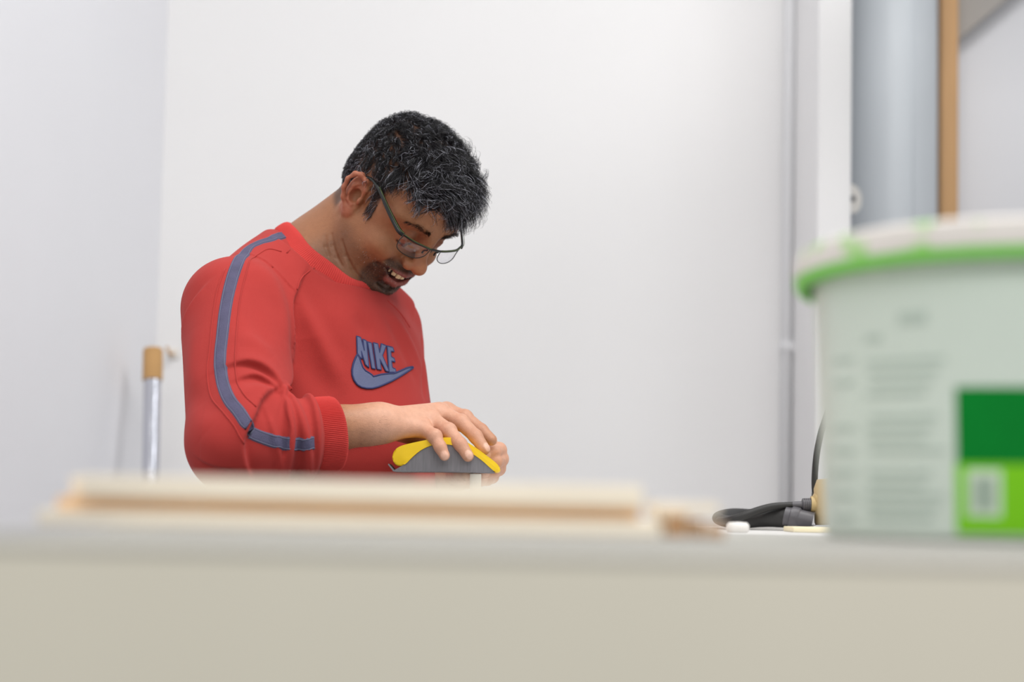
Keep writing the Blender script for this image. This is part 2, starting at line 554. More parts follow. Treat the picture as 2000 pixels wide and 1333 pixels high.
lathe('disc', [(0.0, 0), (0.028, 0), (0.031, 0.002), (0.031, 0.005), (0.0, 0.006)], dk, M['white_plastic'], fl, n=40, axis=ax_f)
lathe('bolt', [(0.0, 0), (0.006, 0), (0.006, 0.004), (0.0, 0.005)], dk + ax_f * 0.0055, M['dark_grey'], fl, n=16, axis=ax_f)

# tube with silver film leaning in the corner
tT = W(299, 682, YB - 0.22); tB = W(293, 1010, YB - 0.30)
dirv = (tT - tB) / np.linalg.norm(tT - tB)
foot = tT - dirv * (tT[2] / dirv[2])
roll_o = empty('film_roll', foot, 'silver film tube with brown cardboard end leaning by the left wall', 'tube')
Lt = float(np.linalg.norm(tT - foot))
lathe('film', [(0.0, 0.0), (0.0178, 0.0), (0.0178, Lt - 0.05), (0.0, Lt - 0.05)], foot, M['foil'], roll_o, n=48, axis=dirv)
lathe('cardboard_end', [(0.0, Lt - 0.068), (0.0205, Lt - 0.068), (0.0205, Lt - 0.004), (0.0180, Lt), (0.0, Lt)], foot, M['kraft'], roll_o, n=48, axis=dirv)
hk = W(338, 690, YB - 0.01)
hook = empty('wall_hook', (hk[0], YB, hk[2]), 'small pale hook on the back wall behind the man', 'hook')
box('hook_plate', (hk[0] - 0.012, YB - 0.005, hk[2] - 0.012), (hk[0] + 0.012, YB - 0.0001, hk[2] + 0.012), M['white_plastic'], hook, bevel=0.002)
tube('hook_arm', [(hk[0], YB - 0.004, hk[2]), (hk[0] - 0.004, YB - 0.03, hk[2] - 0.004), (hk[0] - 0.01, YB - 0.035, hk[2] + 0.012)], 0.003, M['kraft'], hook, n=10)

# ------------------------------------------------------------------ near bench
ZB = ZC - 0.0185
bench = empty('workbench', (0, 0.9, 0), 'blurred beige workbench across the foreground', 'workbench')
bxl = float(W(-40, 1070, 0.9)[0])
box('worktop', (-0.262, 0.890, ZB - 0.004), (0.75, 1.72, ZB), M['bench_top'], bench, bevel=0.0015)
box('front_panel', (-0.2615, 0.8905, 0.0), (0.7495, 0.912, ZB - 0.0042), M['bench_front'], bench, bevel=0.001)
box('side_panel', (-0.258, 0.9125, 0.0), (-0.24, 1.70, ZB - 0.0042), M['bench_front'], bench)
box('side_panel', (0.727, 0.9125, 0.0), (0.745, 1.70, ZB - 0.0042), M['bench_front'], bench)

# boards lying on it
def board(name, x0, x1, y0, y1, z0, z1, m, label, rot=0.0, group='boards stacked on the near bench'):
    return props(box(name, (x0, y0, z0), (x1, y1, z1), M[m], None, bevel=0.0012, rot=rot), label, 'board', group)
YBD = 1.33
def bx(px): return float(W(px, 1000, YBD)[0])
z1 = ZB + 0.0105; z2 = z1 + 0.0085; z3 = z2 + 0.0150
board('pine_board', bx(72), bx(1292), 1.33, 1.41, ZB + 0.0002, z1, 'pine', 'long pale pine board lying lowest on the near bench')
board('pine_strip', bx(98), bx(1252), 1.347, 1.42, z1 + 0.0002, z2, 'pine_shade', 'thin pine strip, tinted for shade, sandwiched between the two long boards')
board('pine_board', bx(150), bx(1256), 1.335, 1.375, z2 + 0.0002, z3, 'pine', 'pale pine board on top of the stack, its front edge nearest')
board('pine_board', bx(104), bx(1246), 1.378, 1.425, z2 + 0.0002, z3 - 0.0006, 'pine', 'pine board at the back of the stack, jutting out left')
def batten(px0, px1, z0, z1_, y0, y1, label):
    x0 = float(W(px0, 1000, y0)[0]); x1 = float(W(px1, 1000, y0)[0])
    e = empty('batten', ((x0 + x1) / 2, y0, z0), label, 'batten', 'short battens at the right end of the boards')
    box('wood', (x0, y0 + 0.002, z0), (x1, y1, z1_), M['pine'], e, bevel=0.001)
    box('end_grain', (x0 + 0.0008, y0, z0 + 0.0008), (x1 - 0.0008, y0 + 0.0022, z1_ - 0.0008), M['endgrain'], e)
batten(1300, 1345, ZB + 0.0003, ZB + 0.0165, 1.34, 1.52, 'short batten with brown end grain beside the long boards')
batten(1349, 1374, ZB + 0.0003, ZB + 0.0125, 1.345, 1.50, 'middle short batten, narrow, between two wider ones')
batten(1379, 1418, ZB + 0.0003, ZB + 0.0095, 1.335, 1.50, 'flat short batten at the outer right end of the boards')
board('pine_offcut', float(W(1272, 990, 1.36)[0]), float(W(1400, 990, 1.36)[0]), 1.345, 1.42, ZB + 0.0168, ZB + 0.0232, 'pine', 'small pale offcut lying across the short battens')

# ------------------------------------------------------------------ pail
bcx = float(W(1992, 900, 1.5)[0]); bcy = 1.5
pail = empty('paint_pail', (bcx, bcy, ZB), 'large pale green plastic pail with green label on the bench', 'pail')
HT = 0.193; RB = 0.1445; RTP = 0.1545
lathe('pail_body', [(0.0, 0.0006), (RB - 0.004, 0.0006), (RB, 0.004), (RTP, HT), (RTP + 0.003, HT + 0.001), (RTP + 0.003, HT + 0.006), (RTP - 0.002, HT + 0.006), (RB - 0.002, 0.006), (0, 0.005)], (bcx, bcy, ZB), M['pail'], pail, n=160)
# lid, sitting slightly askew
def lid_part(name, prof, m):
    o = lathe(name, prof, (0, 0, 0), M[m], None, n=160)
    o.parent = pail
    zc = o.location.z
    o.location = Vector((0, 0, HT - 0.001)) + Matrix.Rotation(math.radians(-2.2), 3, 'X') @ Vector((0, 0, zc))
    o.rotation_euler = (math.radians(-2.2), 0, 0)
    return o
lid_part('lid_seal', [(0.1600, -0.004), (0.1655, -0.005), (0.1685, -0.002), (0.1685, 0.0035), (0.160, 0.0035)], 'lid_green')
lid = lid_part('lid', [(0.160, 0.0038), (0.1688, 0.0038), (0.1692, 0.012), (0.1670, 0.0215), (0.1610, 0.0245), (0.1570, 0.0235), (0.1550, 0.0150), (0.0, 0.0150)], 'lid')
# green smears on the lid
nt = M['lid'].node_tree; N = nt.nodes; L = nt.links
b = N['Principled BSDF']; src = b.inputs['Base Color'].links[0].from_socket
tc = N.new('ShaderNodeTexCoord'); nz = N.new('ShaderNodeTexNoise'); nz.inputs['Scale'].default_value = 26; nz.inputs['Detail'].default_value = 2
L.new(tc.outputs['Object'], nz.inputs['Vector'])
mr = N.new('ShaderNodeMapRange'); mr.inputs['From Min'].default_value = 0.54; mr.inputs['From Max'].default_value = 0.60
L.new(nz.outputs['Fac'], mr.inputs['Value'])
mx = N.new('ShaderNodeMix'); mx.data_type = 'RGBA'; L.new(mr.outputs['Result'], mx.inputs['Factor'])
L.new(src, mx.inputs['A']); mx.inputs['B'].default_value = srgb(172, 218, 140); L.new(mx.outputs['Result'], b.inputs['Base Color'])

def bucket_pt(px, py):
    """angle and height on the pail wall under a photo pixel"""
    D = ray(np.array([px]), np.array([py]))[0]
    t = 1.2
    for _ in range(60):
        P = CAM + D * t
        z = P[2] - ZB
        rr = RB + (RTP - RB) * z / HT
        dist = math.hypot(P[0] - bcx, P[1] - bcy) - rr
        t += dist * 0.7
    return math.atan2(P[1] - bcy, P[0] - bcx), z
def patch(name, px0, py0, px1, py1, m, off, n=24, parent=None):
    a0, _ = bucket_pt(px0, (py0 + py1) / 2); a1, _ = bucket_pt(min(px1, 2600), (py0 + py1) / 2) if px1 < 2100 else (-0.72, 0)
    _, zt = bucket_pt(px0 if px1 > 2000 else (px0 + px1) / 2, py0); _, zb = bucket_pt(px0 if px1 > 2000 else (px0 + px1) / 2, py1)
    zb = max(zb, 0.006)
    V, F = [], []
    for i in range(n + 1):
        a = a0 + (a1 - a0) * i / n
        for z in (zb, zt):
            for o_ in (off, off - 0.0006):
                r = RB + (RTP - RB) * z / HT + o_
                V.append((bcx + r * math.cos(a), bcy + r * math.sin(a), ZB + z))
    for i in range(n):
        k = i * 4; j = k + 4
        F += [(k, j, j + 2, k + 2), (k + 1, k + 3, j + 3, j + 1), (k, k + 1, j + 1, j), (k + 2, j + 2, j + 3, k + 3)]
    F += [(0, 2, 3, 1), (n * 4, n * 4 + 1, n * 4 + 3, n * 4 + 2)]
    return mesh_obj(name, V, F, M[m], parent or pail, smooth=False)
patch('label_panel', 1868, 757, 2300, 906, 'green_dark', 0.0008)
lime = patch('label_panel', 1868, 906, 2300, 1056, 'green_lime', 0.0008)
patch('printed_box', 1890, 918, 1956, 1010, 'print_white', 0.0012, parent=lime)
for i in range(7):
    x = 1901 + i * 6.6
    patch('printed_bar', x, 932, x + (4.6 if i % 3 else 3.2), 998, 'print_grey', 0.0016, n=2, parent=lime)
for r_ in range(15):
    y = 700 + r_ * 22
    if r_ in (4, 9): continue
    patch('printed_line', 1692 + 4 * (r_ % 3), y, 1846 - 13 * ((r_ * 5) % 4), y + 8, 'print_faint', 0.0007, n=10)
    if r_ % 2 == 0: patch('printed_line', 1628, y, 1668, y + 9, 'print_faint', 0.0007, n=6)
patch('printed_line', 1690, 655, 1722, 668, 'print_faint', 0.0007, n=6)
patch('printed_line', 1756, 610, 1810, 634, 'print_faint', 0.0007, n=6)

# ------------------------------------------------------------------ white work table behind
ZT = ZC - 0.0245
tx0 = -0.085; tx1 = 1.15; ty0 = 2.30; ty1 = 3.02
table = empty('work_table', (0.5, 2.6, 0), 'white work table the man is sanding at', 'table')
box('tabletop', (tx0, ty0, ZT - 0.028), (tx1, ty1, ZT), M['white_table'], table, bevel=0.002)
for lx in (tx0 + 0.04, tx1 - 0.04):
    for ly in (ty0 + 0.04, ty1 - 0.04):
        box('leg', (lx - 0.02, ly - 0.02, 0.0), (lx + 0.02, ly + 0.02, ZT - 0.0282), M['steel'], table, bevel=0.003)
# power sander with hoses, mostly hidden by the pail
YS = 2.62
def S(px, py, dy=0.0): return W(px, py, YS + dy)
sander = empty('power_sander', S(1600, 1045), 'tan and black power sander lying behind the pail', 'sander')
sb = S(1600, 1040)
prism('base_plate', [tuple(S(px, py)[[0, 2]]) for px, py in [(1556, 1037), (1585, 1026), (1680, 1026), (1690, 1039)]], YS - 0.045, YS + 0.05, M['plate'], sander, bevel=0.001)
lathe('motor_body', [(0, 0), (0.030, 0), (0.033, 0.006), (0.034, 0.05), (0.030, 0.062), (0.0, 0.066)], S(1640, 1031), M['tan'], sander, n=40)
lathe('top_knob', [(0, 0), (0.016, 0), (0.020, 0.006), (0.020, 0.014), (0.017, 0.019), (0.011, 0.0225), (0, 0.024)], S(1617, 990), M['tan'], sander, n=36)
lathe('tan_collar', [(0, 0), (0.0100, 0), (0.0105, 0.004), (0.0105, 0.026), (0, 0.026)], S(1622, 987), M['tan'], sander, n=28, axis=(-1, 0, 0.02))
sr = empty
prof = [(0, 0)]
for i in range(6):
    z = i * 0.0025
    prof += [(0.0090, z), (0.0090, z + 0.0016), (0.0080, z + 0.0017), (0.0080, z + 0.0024)]
prof += [(0.0052, 0.0155), (0.0048, 0.028), (0, 0.028)]
lathe('strain_relief', prof, S(1589, 987), M['dark_grey'], sander, n=28, axis=(-1, 0, -0.03))
tube('cable', [S(1572, 987), S(1548, 987), S(1510, 990), S(1480, 998), S(1450, 1009), S(1425, 1016, 0.01), S(1404, 1018, 0.06)], [0.0036, 0.0042, 0.0048, 0.0052, 0.0052, 0.005, 0.005], M['black_rubber'], sander, n=14)
lathe('hose_ring', [(0, 0), (0.0135, 0), (0.0150, 0.002), (0.0150, 0.011), (0.0125, 0.013), (0.0125, 0.020), (0, 0.020)], S(1562, 1015, -0.005), M['dark_grey'], sander, n=36, axis=(-0.93, 0.25, 0.2))
lathe('hose_port', [(0, 0), (0.0125, 0), (0.0125, 0.03), (0, 0.03)], S(1586, 1020, -0.008), M['dark_grey'], sander, n=36, axis=(-0.95, 0.1, 0.2))
hp = [S(1544, 1012, 0.0), S(1520, 1012, 0.01), S(1490, 1013, 0.02), S(1455, 1018, 0.04), S(1425, 1020, 0.09), S(1402, 1012, 0.16), S(1430, 1004, 0.28), S(1480, 1006, 0.36)]
tube('dust_hose', hp, [0.0128, 0.0122, 0.0112, 0.0092, 0.0080, 0.0075, 0.0075, 0.0075], M['black_rubber'], sander, n=20, ribs=0.05, sub=16)
tube('vertical_cable', [S(1592, 966, 0.02), S(1591, 940, 0.02), S(1593, 905, 0.02), S(1598, 870, 0.02), S(1608, 830, 0.02), S(1630, 780, 0.03), S(1665, 800, 0.04), S(1680, 990, 0.04)], 0.0042, M['black_rubber'], sander, n=12)
box('cable_clip', S(1586, 972, 0.01) - np.array([0.0, 0.006, 0.006]), S(1586, 972, 0.01) + np.array([0.012, 0.006, 0.006]), M['black_rubber'], sander, bevel=0.001)
board('wood_offcut', float(S(1543, 1050, -0.12)[0]), float(S(1690, 1050, -0.12)[0]), YS - 0.15, YS - 0.06, ZT + 0.0002, ZT + 0.0065, 'cream', 'cream wooden offcut lying in front of the power sander', group=None)
board('packing_sheet', float(S(1447, 1045, 0.1)[0]), float(S(1552, 1045, 0.1)[0]), YS + 0.05, YS + 0.22, ZT + 0.0002, ZT + 0.0075, 'white_table', 'flat white sheet lying under the black dust hose', group=None)
lathe('white_cup', [(0, 0), (0.0115, 0), (0.0135, 0.003), (0.0132, 0.008), (0.0105, 0.0110), (0, 0.0115)], W(1441, 1052, 2.36) * np.array([1, 1, 0]) + np.array([0, 0, ZT + 0.0003]), M['white_plastic'], None, n=40)
props(bpy.data.objects['white_cup'], 'rounded white plastic cap beside the battens', 'cap')

# ================================================================== THE MAN
YAW = math.radians(52)
FB = np.array([math.sin(YAW), -math.cos(YAW), 0.0]); LB = np.array([math.cos(YAW), math.sin(YAW), 0.0]); UB = np.array([0, 0, 1.0])
B0 = np.array([-0.285, 2.90, 0.0])
BM = np.stack([FB, LB, UB])
def T(a, b, z): return B0 + a * FB + b * LB + z * UB
# head frame (x forward, y to his left, z up)
HY, HP, HR = math.radians(42), math.radians(46.7), math.radians(-4)
Fh = np.array([math.sin(HY) * math.cos(HP), -math.cos(HY) * math.cos(HP), -math.sin(HP)])
Lh = np.array([math.cos(HY), math.sin(HY), 0.0]); Uh = np.cross(Fh, Lh)
Lh, Uh = Lh * math.cos(HR) + Uh * math.sin(HR), Uh * math.cos(HR) - Lh * math.sin(HR)
HM = np.stack([Fh, Lh, Uh]); HS = 0.962
H0 = np.array([-0.1675, 2.85, 1.4305])
def hw(p): return H0 + HS * (np.asarray(p, float) @ HM)
def hl(P): return ((P - H0.astype(np.float32)) @ HM.T.astype(np.float32)) / np.float32(HS)

EU = np.array([-math.cos(0.42), math.sin(0.42), 0]); EW = np.array([math.sin(0.42), math.cos(0.42), 0])
EV = np.array([-0.16, 0, 0.987]); EU = EU - EV * (EU @ EV); EU /= np.linalg.norm(EU); EW = np.cross(EV, EU) * -1
if EW[1] < 0: EW = -EW
EC = np.array([-0.007, 0.0735, -0.005])

def ear_sdf(Qs):
    E = ((Qs - EC.astype(np.float32)) @ np.stack([EU, EV, EW], 1).astype(np.float32)) / np.float32(1.0)
    d = ell(E, (0.004, 0.002, 0.0), (0.0170, 0.029, 0.0045))
    hx = [(-0.009, 0.002, 0.003), (-0.0100, 0.016, 0.005), (-0.0045, 0.0280, 0.0065), (0.006, 0.0325, 0.008), (0.0155, 0.0285, 0.0092),
          (0.0212, 0.016, 0.0098), (0.0212, 0.002, 0.0092), (0.0165, -0.012, 0.0072), (0.009, -0.022, 0.0045)]
    d = smin(d, chain(E, hx, [0.0028, 0.0034, 0.0036, 0.0038, 0.0038, 0.0038, 0.0036, 0.0032, 0.0030]), 0.003)
    d = smin(d, ell(E, (0.001, -0.0255, 0.003), (0.0085, 0.0085, 0.0048)), 0.006)
    ah = [(0.003, 0.019, 0.004), (0.0105, 0.012, 0.0055), (0.0115, 0.0, 0.0058), (0.0075, -0.011, 0.0052), (0.0, -0.0155, 0.0045)]
    d = smin(d, chain(E, ah, [0.0018, 0.0025, 0.0027, 0.0026, 0.0030]), 0.002)
    d = smax(d, -ell(E, (0.0008, -0.0005, 0.0060), (0.0086, 0.0118, 0.0120)), 0.0015)
    d = smax(d, -chain(E, [(-0.003, 0.021, 0.0070), (0.008, 0.0245, 0.0078), (0.0155, 0.017, 0.0085), (0.0162, 0.0, 0.0085)], [0.0036, 0.0038, 0.0036, 0.0028]), 0.001)
    d = smin(d, ell(E, (-0.0085, -0.004, 0.0045), (0.0035, 0.0055, 0.0042)), 0.003)
    d = smin(d, ell(E, (-0.002, 0.0, -0.015), (0.013, 0.022, 0.010)), 0.006)
    return d * np.float32(1.0)

EYE = (0.0775, 0.0280, 0.0065)
def warp(Q):
    """lengthens the lower face and sets the chin back"""
    x, z = Q[:, 0], Q[:, 2]
    t = np.clip((0.020 - z) / 0.038, 0, 1); t = t * t * (3 - 2 * t)
    u = np.clip(x / 0.06, 0, 1); u = u * u * (3 - 2 * u)
    c = np.clip((-0.055 - z) / 0.06, 0, 1)
    Q2 = Q.copy()
    Q2[:, 0] = x + u * (0.0075 * t + 0.009 * c)
    Q2[:, 2] = z + u * 0.0120 * t
    return Q2
def face_sdf(Q):
    Q = warp(Q)
    Qs = Q.copy(); Qs[:, 1] = np.abs(Qs[:, 1])
    d = ell(Q, (-0.014, 0, 0.044), (0.0925, 0.0745, 0.0815))
    d = smin(d, ell(Q, (-0.062, 0, -0.002), (0.040, 0.058, 0.048)), 0.03)
    d = smin(d, ell(Q, (0.036, 0, 0.045), (0.060, 0.062, 0.060)), 0.03)
    d = smin(d, ell(Q, (0.030, 0, -0.020), (0.058, 0.062, 0.068)), 0.03)
    d = smin(d, ell(Q, (0.048, 0, -0.062), (0.044, 0.045, 0.042)), 0.02)
    d = smin(d, cap(Qs, (0.002, 0.050, -0.050), (0.066, 0.019, -0.094), 0.019, 0.017), 0.03)
    d = smin(d, ell(Qs, (0.030, 0.044, -0.055), (0.042, 0.024, 0.036)), 0.02)
    d = smin(d, ell(Q, (0.040, 0, -0.082), (0.046, 0.044, 0.028)), 0.02)
    d = smin(d, ell(Q, (0.076, 0, -0.094), (0.020, 0.022, 0.019)), 0.02)
    ix = np.nonzero((Q[:, 0] > 0.035) & (Q[:, 2] < 0.075) & (np.abs(d) < 0.045))[0]
    if len(ix):
        Qa, Qsa, da = Q, Qs, d
        Q, Qs, d = Q[ix], Qs[ix], d[ix]
        d = smin(d, ell(Q, (0.069, 0, -0.048), (0.032, 0.035, 0.034)), 0.016)
        d = smin(d, ell(Qs, (0.066, 0.037, -0.022), (0.025, 0.024, 0.021)), 0.016)
        d = smin(d, chain(Qs, [(0.090, 0.0, 0.028), (0.088, 0.016, 0.029), (0.080, 0.036, 0.031), (0.066, 0.052, 0.026)], [0.0095, 0.0100, 0.0095, 0.008]), 0.014)
        d = smax(d, -ell(Qs, (0.104, 0.029, 0.0080), (0.019, 0.020, 0.0125)), 0.012)
        e = cap(Qs, EYE, EYE, 0.0142)
        d = smin(d, e, 0.003)
        # lid fold and lash line
        d = smax(d, -chain(Qs, [(0.0880, 0.015, 0.0115), (0.0915, 0.0275, 0.0150), (0.0840, 0.0410, 0.0105)], [0.0006, 0.0012, 0.0006]), 0.0022)
        d = smin(d, chain(Qs, [(0.0890, 0.0160, 0.0010), (0.0912, 0.0270, -0.0020), (0.0850, 0.0395, 0.0005)], [0.0010, 0.0014, 0.0006]), 0.0015)
        # nose
        d = smin(d, chain(Q, [(0.088, 0, 0.022), (0.098, 0, 0.010), (0.114, 0, -0.012)], [0.0080, 0.0078, 0.0098]), 0.013)
        d = smin(d, ell(Q, (0.1170, 0, -0.0175), (0.0125, 0.0120, 0.0110)), 0.007)
        d = smin(d, ell(Qs, (0.1055, 0.0140, -0.0215), (0.0120, 0.0072, 0.0082)), 0.005)
        d = smax(d, -ell(Qs, (0.1100, 0.0070, -0.0305), (0.0060, 0.0035, 0.0045)), 0.003)
        # smile fold
        d = smax(d, -chain(Qs, [(0.1000, 0.0215, -0.022), (0.0930, 0.0310, -0.034), (0.0820, 0.0400, -0.050)], [0.0022, 0.0026, 0.0015]), 0.007)
        # lips and mouth
        up = [(0.1035, 0.0, -0.0445), (0.0985, 0.014, -0.0445), (0.0850, 0.0330, -0.0410)]
        lo_ = [(0.0985, 0.0, -0.0685), (0.0950, 0.015, -0.0640), (0.0835, 0.0325, -0.0445)]
        d = smin(d, chain(Qs, up, [0.0058, 0.0054, 0.0028]), 0.006)
        d = smin(d, chain(Qs, lo_, [0.0072, 0.0066, 0.0030]), 0.007)
        d = smax(d, -chain(Qs, [(0.1080, 0.0, -0.0555), (0.1030, 0.014, -0.0530), (0.0885, 0.0295, -0.0440)], [0.0072, 0.0064, 0.0022]), 0.002)
        d = smax(d, -chain(Qs, [(0.0990, 0.0, -0.0555), (0.0940, 0.014, -0.0530)], [0.0080, 0.0070]), 0.002)
        d = smax(d, -chain(Qs, [(0.0960, 0.0, -0.0830), (0.0880, 0.018, -0.0810)], [0.0035, 0.003]), 0.010)
        da[ix] = d
        Q, Qs, d = Qa, Qsa, da
    ix = np.nonzero((Qs[:, 1] > 0.05) & (np.abs(Q[:, 0] + 0.012) < 0.055) & (np.abs(Q[:, 2]) < 0.06))[0]
    if len(ix):
        d[ix] = smin(d[ix], ear_sdf(Qs[ix]), 0.004)
    return d

# ---- limbs
SH_R = W(456, 604, 2.75); EL_R = W(468, 862, 2.60); WR_R = W(738, 826, 2.675)
SH_L = W(742, 642, 2.99); EL_L = W(772, 858, 3.02); WR_L = W(868, 932, 2.865)
CUFF_A = W(606, 853, 2.632); CUFF_B = W(655, 848, 2.648)
R_MCP = [W(872, 803, 2.752), W(860, 806, 2.730), W(843, 820, 2.706), W(826, 838, 2.684)]       # index .. little
R_FING = [
    [R_MCP[0], W(908, 816, 2.735), W(940, 841, 2.720), W(960, 860, 2.708)],
    [R_MCP[1], W(901, 826, 2.712), W(929, 853, 2.692), W(946, 878, 2.680)],
    [R_MCP[2], W(876, 842, 2.680), W(899, 868, 2.662), W(914, 891, 2.655)],
    [R_MCP[3], W(849, 853, 2.662), W(860, 874, 2.653), W(868, 890, 2.650)]]
R_RAD = [[.0112, .0100, .0088, .0078], [.0115, .0104, .0092, .0080], [.0112, .0100, .0088, .0078], [.0104, .0090, .0080, .0072]]
R_THUMB = [W(775, 838, 2.705), W(818, 856, 2.755), W(850, 878, 2.768), W(878, 892, 2.766)]
L_MCP = [W(962, 878, 2.790), W(966, 895, 2.795), W(962, 914, 2.800), W(952, 931, 2.805)]
L_FING = [
    [L_MCP[0], W(974, 880, 2.752), W(966, 884, 2.728), W(948, 890, 2.722)],
    [L_MCP[1], W(977, 897, 2.755), W(968, 902, 2.727), W(948, 908, 2.722)],
    [L_MCP[2], W(972, 915, 2.758), W(962, 921, 2.730), W(946, 926, 2.724)],
    [L_MCP[3], W(960, 931, 2.765), W(952, 937, 2.738), W(940, 941, 2.730)]]
L_THUMB = [W(892, 925, 2.815), W(900, 925, 2.775), W(903, 926, 2.735), W(913, 929, 2.715)]

def hand_sdf(P, wr, mcp, fing, rads, thumb, el):
    pal = None
    for i, mc in enumerate(mcp):
        side = wr + (mcp[i] - mcp.__getitem__(1)) * 0.30
        c = cap(P, side, mc, 0.0155, 0.0115)
        pal = c if pal is None else smin(pal, c, 0.014)
    cen = (wr + sum(mcp) / 4) / 2
    d = smin(pal, cap(P, el + (wr - el) * 0.25, wr, 0.043, 0.0245), 0.022)
    th = chain(P, thumb, [0.0165, 0.0125, 0.0110, 0.0088], 0.006)
    d = smin(d, th, 0.012)
    fd = None
    for ch, rr in zip(fing, rads):
        c = chain(P, ch, rr, 0.004)
        # knuckles
        c = smin(c, cap(P, ch[1], ch[1], rr[1] + 0.0006), 0.004)
        fd = c if fd is None else smin(fd, c, 0.0025)
    d = smin(d, fd, 0.007)
    return d

NK_A = hw((-0.020, 0, -0.022)); NK_B = T(0.005, 0.0, 1.345)
def neck_sdf(P):
    d = cap(P, NK_A, NK_B, 0.052, 0.063)
    d = smin(d, cap(P, hw((-0.044, 0, -0.006)), T(-0.042, 0.0, 1.355), 0.034, 0.047), 0.03)
    # strap muscles
    for s in (-1, 1):
        d = smin(d, cap(P, hw((-0.018, s * 0.058, -0.035)), T(0.075, s * 0.022, 1.315), 0.013, 0.013), 0.02)
    d = smin(d, cap(P, hw((0.02, 0, -0.075)), T(0.07, 0, 1.325), 0.022, 0.02), 0.03)
    return d

def core_sdf(P):
    Q = ((P - B0.astype(np.float32)) @ BM.T.astype(np.float32))
    d = ell(Q, (-0.005, 0, 1.18), (0.105, 0.150, 0.148))
    d = smin(d, ell(Q, (0.015, 0, 1.03), (0.125, 0.150, 0.17)), 0.05)
    d = smin(d, ell(Q, (0.0, 0, 0.90), (0.115, 0.145, 0.12)), 0.05)
    for sh, el in ((SH_R, EL_R), (SH_L, EL_L)):
        d = smin(d, cap(P, NK_B, sh, 0.05, 0.042), 0.04)
        d = smin(d, cap(P, sh, el, 0.045, 0.036), 0.03)
    return d

def nb_sdf(P): return smin(core_sdf(P), neck_sdf(P), 0.03)

def near(P, c, r):
    lo = P.min(0); hi = P.max(0)
    q = np.clip(c, lo, hi)
    return np.sum((q - c) ** 2) < r * r

RHC = W(820, 838, 2.69); LHC = W(920, 915, 2.79)
def body_sdf(P):
    P = np.asarray(P, np.float32)
    d = core_sdf(P)
    d = smin(d, neck_sdf(P), 0.03)
    if near(P, H0, 0.24):
        d = smin(d, face_sdf(hl(P)) * np.float32(HS), 0.016)
    if near(P, RHC, 0.19):
        d = smin(d, hand_sdf(P, WR_R, R_MCP, R_FING, R_RAD, R_THUMB, EL_R), 0.004)
    else:
        d = smin(d, cap(P, EL_R + (WR_R - EL_R) * 0.25, WR_R, 0.043, 0.0245), 0.004)
    if near(P, LHC, 0.15):
        d = smin(d, hand_sdf(P, WR_L, L_MCP, L_FING, R_RAD, L_THUMB, EL_L), 0.004)
    else:
        d = smin(d, cap(P, EL_L + (WR_L - EL_L) * 0.25, WR_L, 0.043, 0.0245), 0.004)
    return d

CREASE = [cast(np.array(a, float), np.array(b, float), body_sdf) for a, b in (([648, 650, 658, 668], [458, 480, 503, 520]), ([636, 636, 642], [462, 482, 500]), ([668, 676, 690, 706], [470, 500, 528, 546]))]
body_base = body_sdf
def body_sdf(P):
    P = np.asarray(P, np.float32)
    d = body_base(P)
    ix = np.nonzero(np.abs(P - CREASE[0].mean(0).astype(np.float32)).max(1) < 0.07)[0]
    if len(ix):
        for c, k in zip(CREASE, (0.0008, 0.0006, 0.0012)):
            d[ix] = smax(d[ix], -chain(P[ix], c, [k * 0.3] + [k] * (len(c) - 2) + [k * 0.3]), 0.004)
    return d

import time
_t0 = time.time()
bv, bf = extract(body_sdf, (-0.52, 2.52, 0.80), (0.02, 3.14, 1.66), 0.0016, slack=0.3)
print('body', len(bv), len(bf), time.time() - _t0)

def sst(x, a, b):
    t = np.clip((x - a) / (b - a), 0, 1); return t * t * (3 - 2 * t)
def mixc(c, new, w):
    return c * (1 - w[:, None]) + np.array(new)[None, :3] * w[:, None]
SK = lambda *a: np.array(srgb(*a)[:3])
cols = np.tile(SK(168, 118, 86), (len(bv), 1))
hq = ((bv - H0) @ HM.T) / HS
dh = np.linalg.norm(hq - np.array([0.02, 0, 0]), axis=1)
ishead = sst(-dh, -0.22, -0.17)
hqw = warp(hq)
ax_, ay_, az_ = hqw[:, 0], np.abs(hqw[:, 1]), hqw[:, 2]
# hands pinker and paler than the face
handw = np.maximum(sst(-np.linalg.norm(bv - RHC, axis=1), -0.125, -0.05), sst(-np.linalg.norm(bv - LHC, axis=1), -0.12, -0.06))
cols = mixc(cols, SK(206, 156, 130), handw)
cols = mixc(cols, SK(154, 104, 72), ishead)
# warmer ears, cheeks, nose
earw = sst(ay_, 0.070, 0.080) * sst(-np.hypot(ax_ + 0.012, az_), -0.05, -0.035)
cols = mixc(cols, SK(172, 102, 78), earw * 0.8)
cols = mixc(cols, SK(178, 112, 78), ishead * np.exp(-((ax_ - 0.118) / 0.018) ** 2 - (ay_ / 0.02) ** 2 - ((az_ + 0.018) / 0.02) ** 2) * 0.8)
cols = mixc(cols, SK(176, 118, 84), ishead * sst(az_, 0.03, 0.06) * sst(ax_, 0.03, 0.07) * 0.7)  # paler forehead, its gleam put into the skin colour
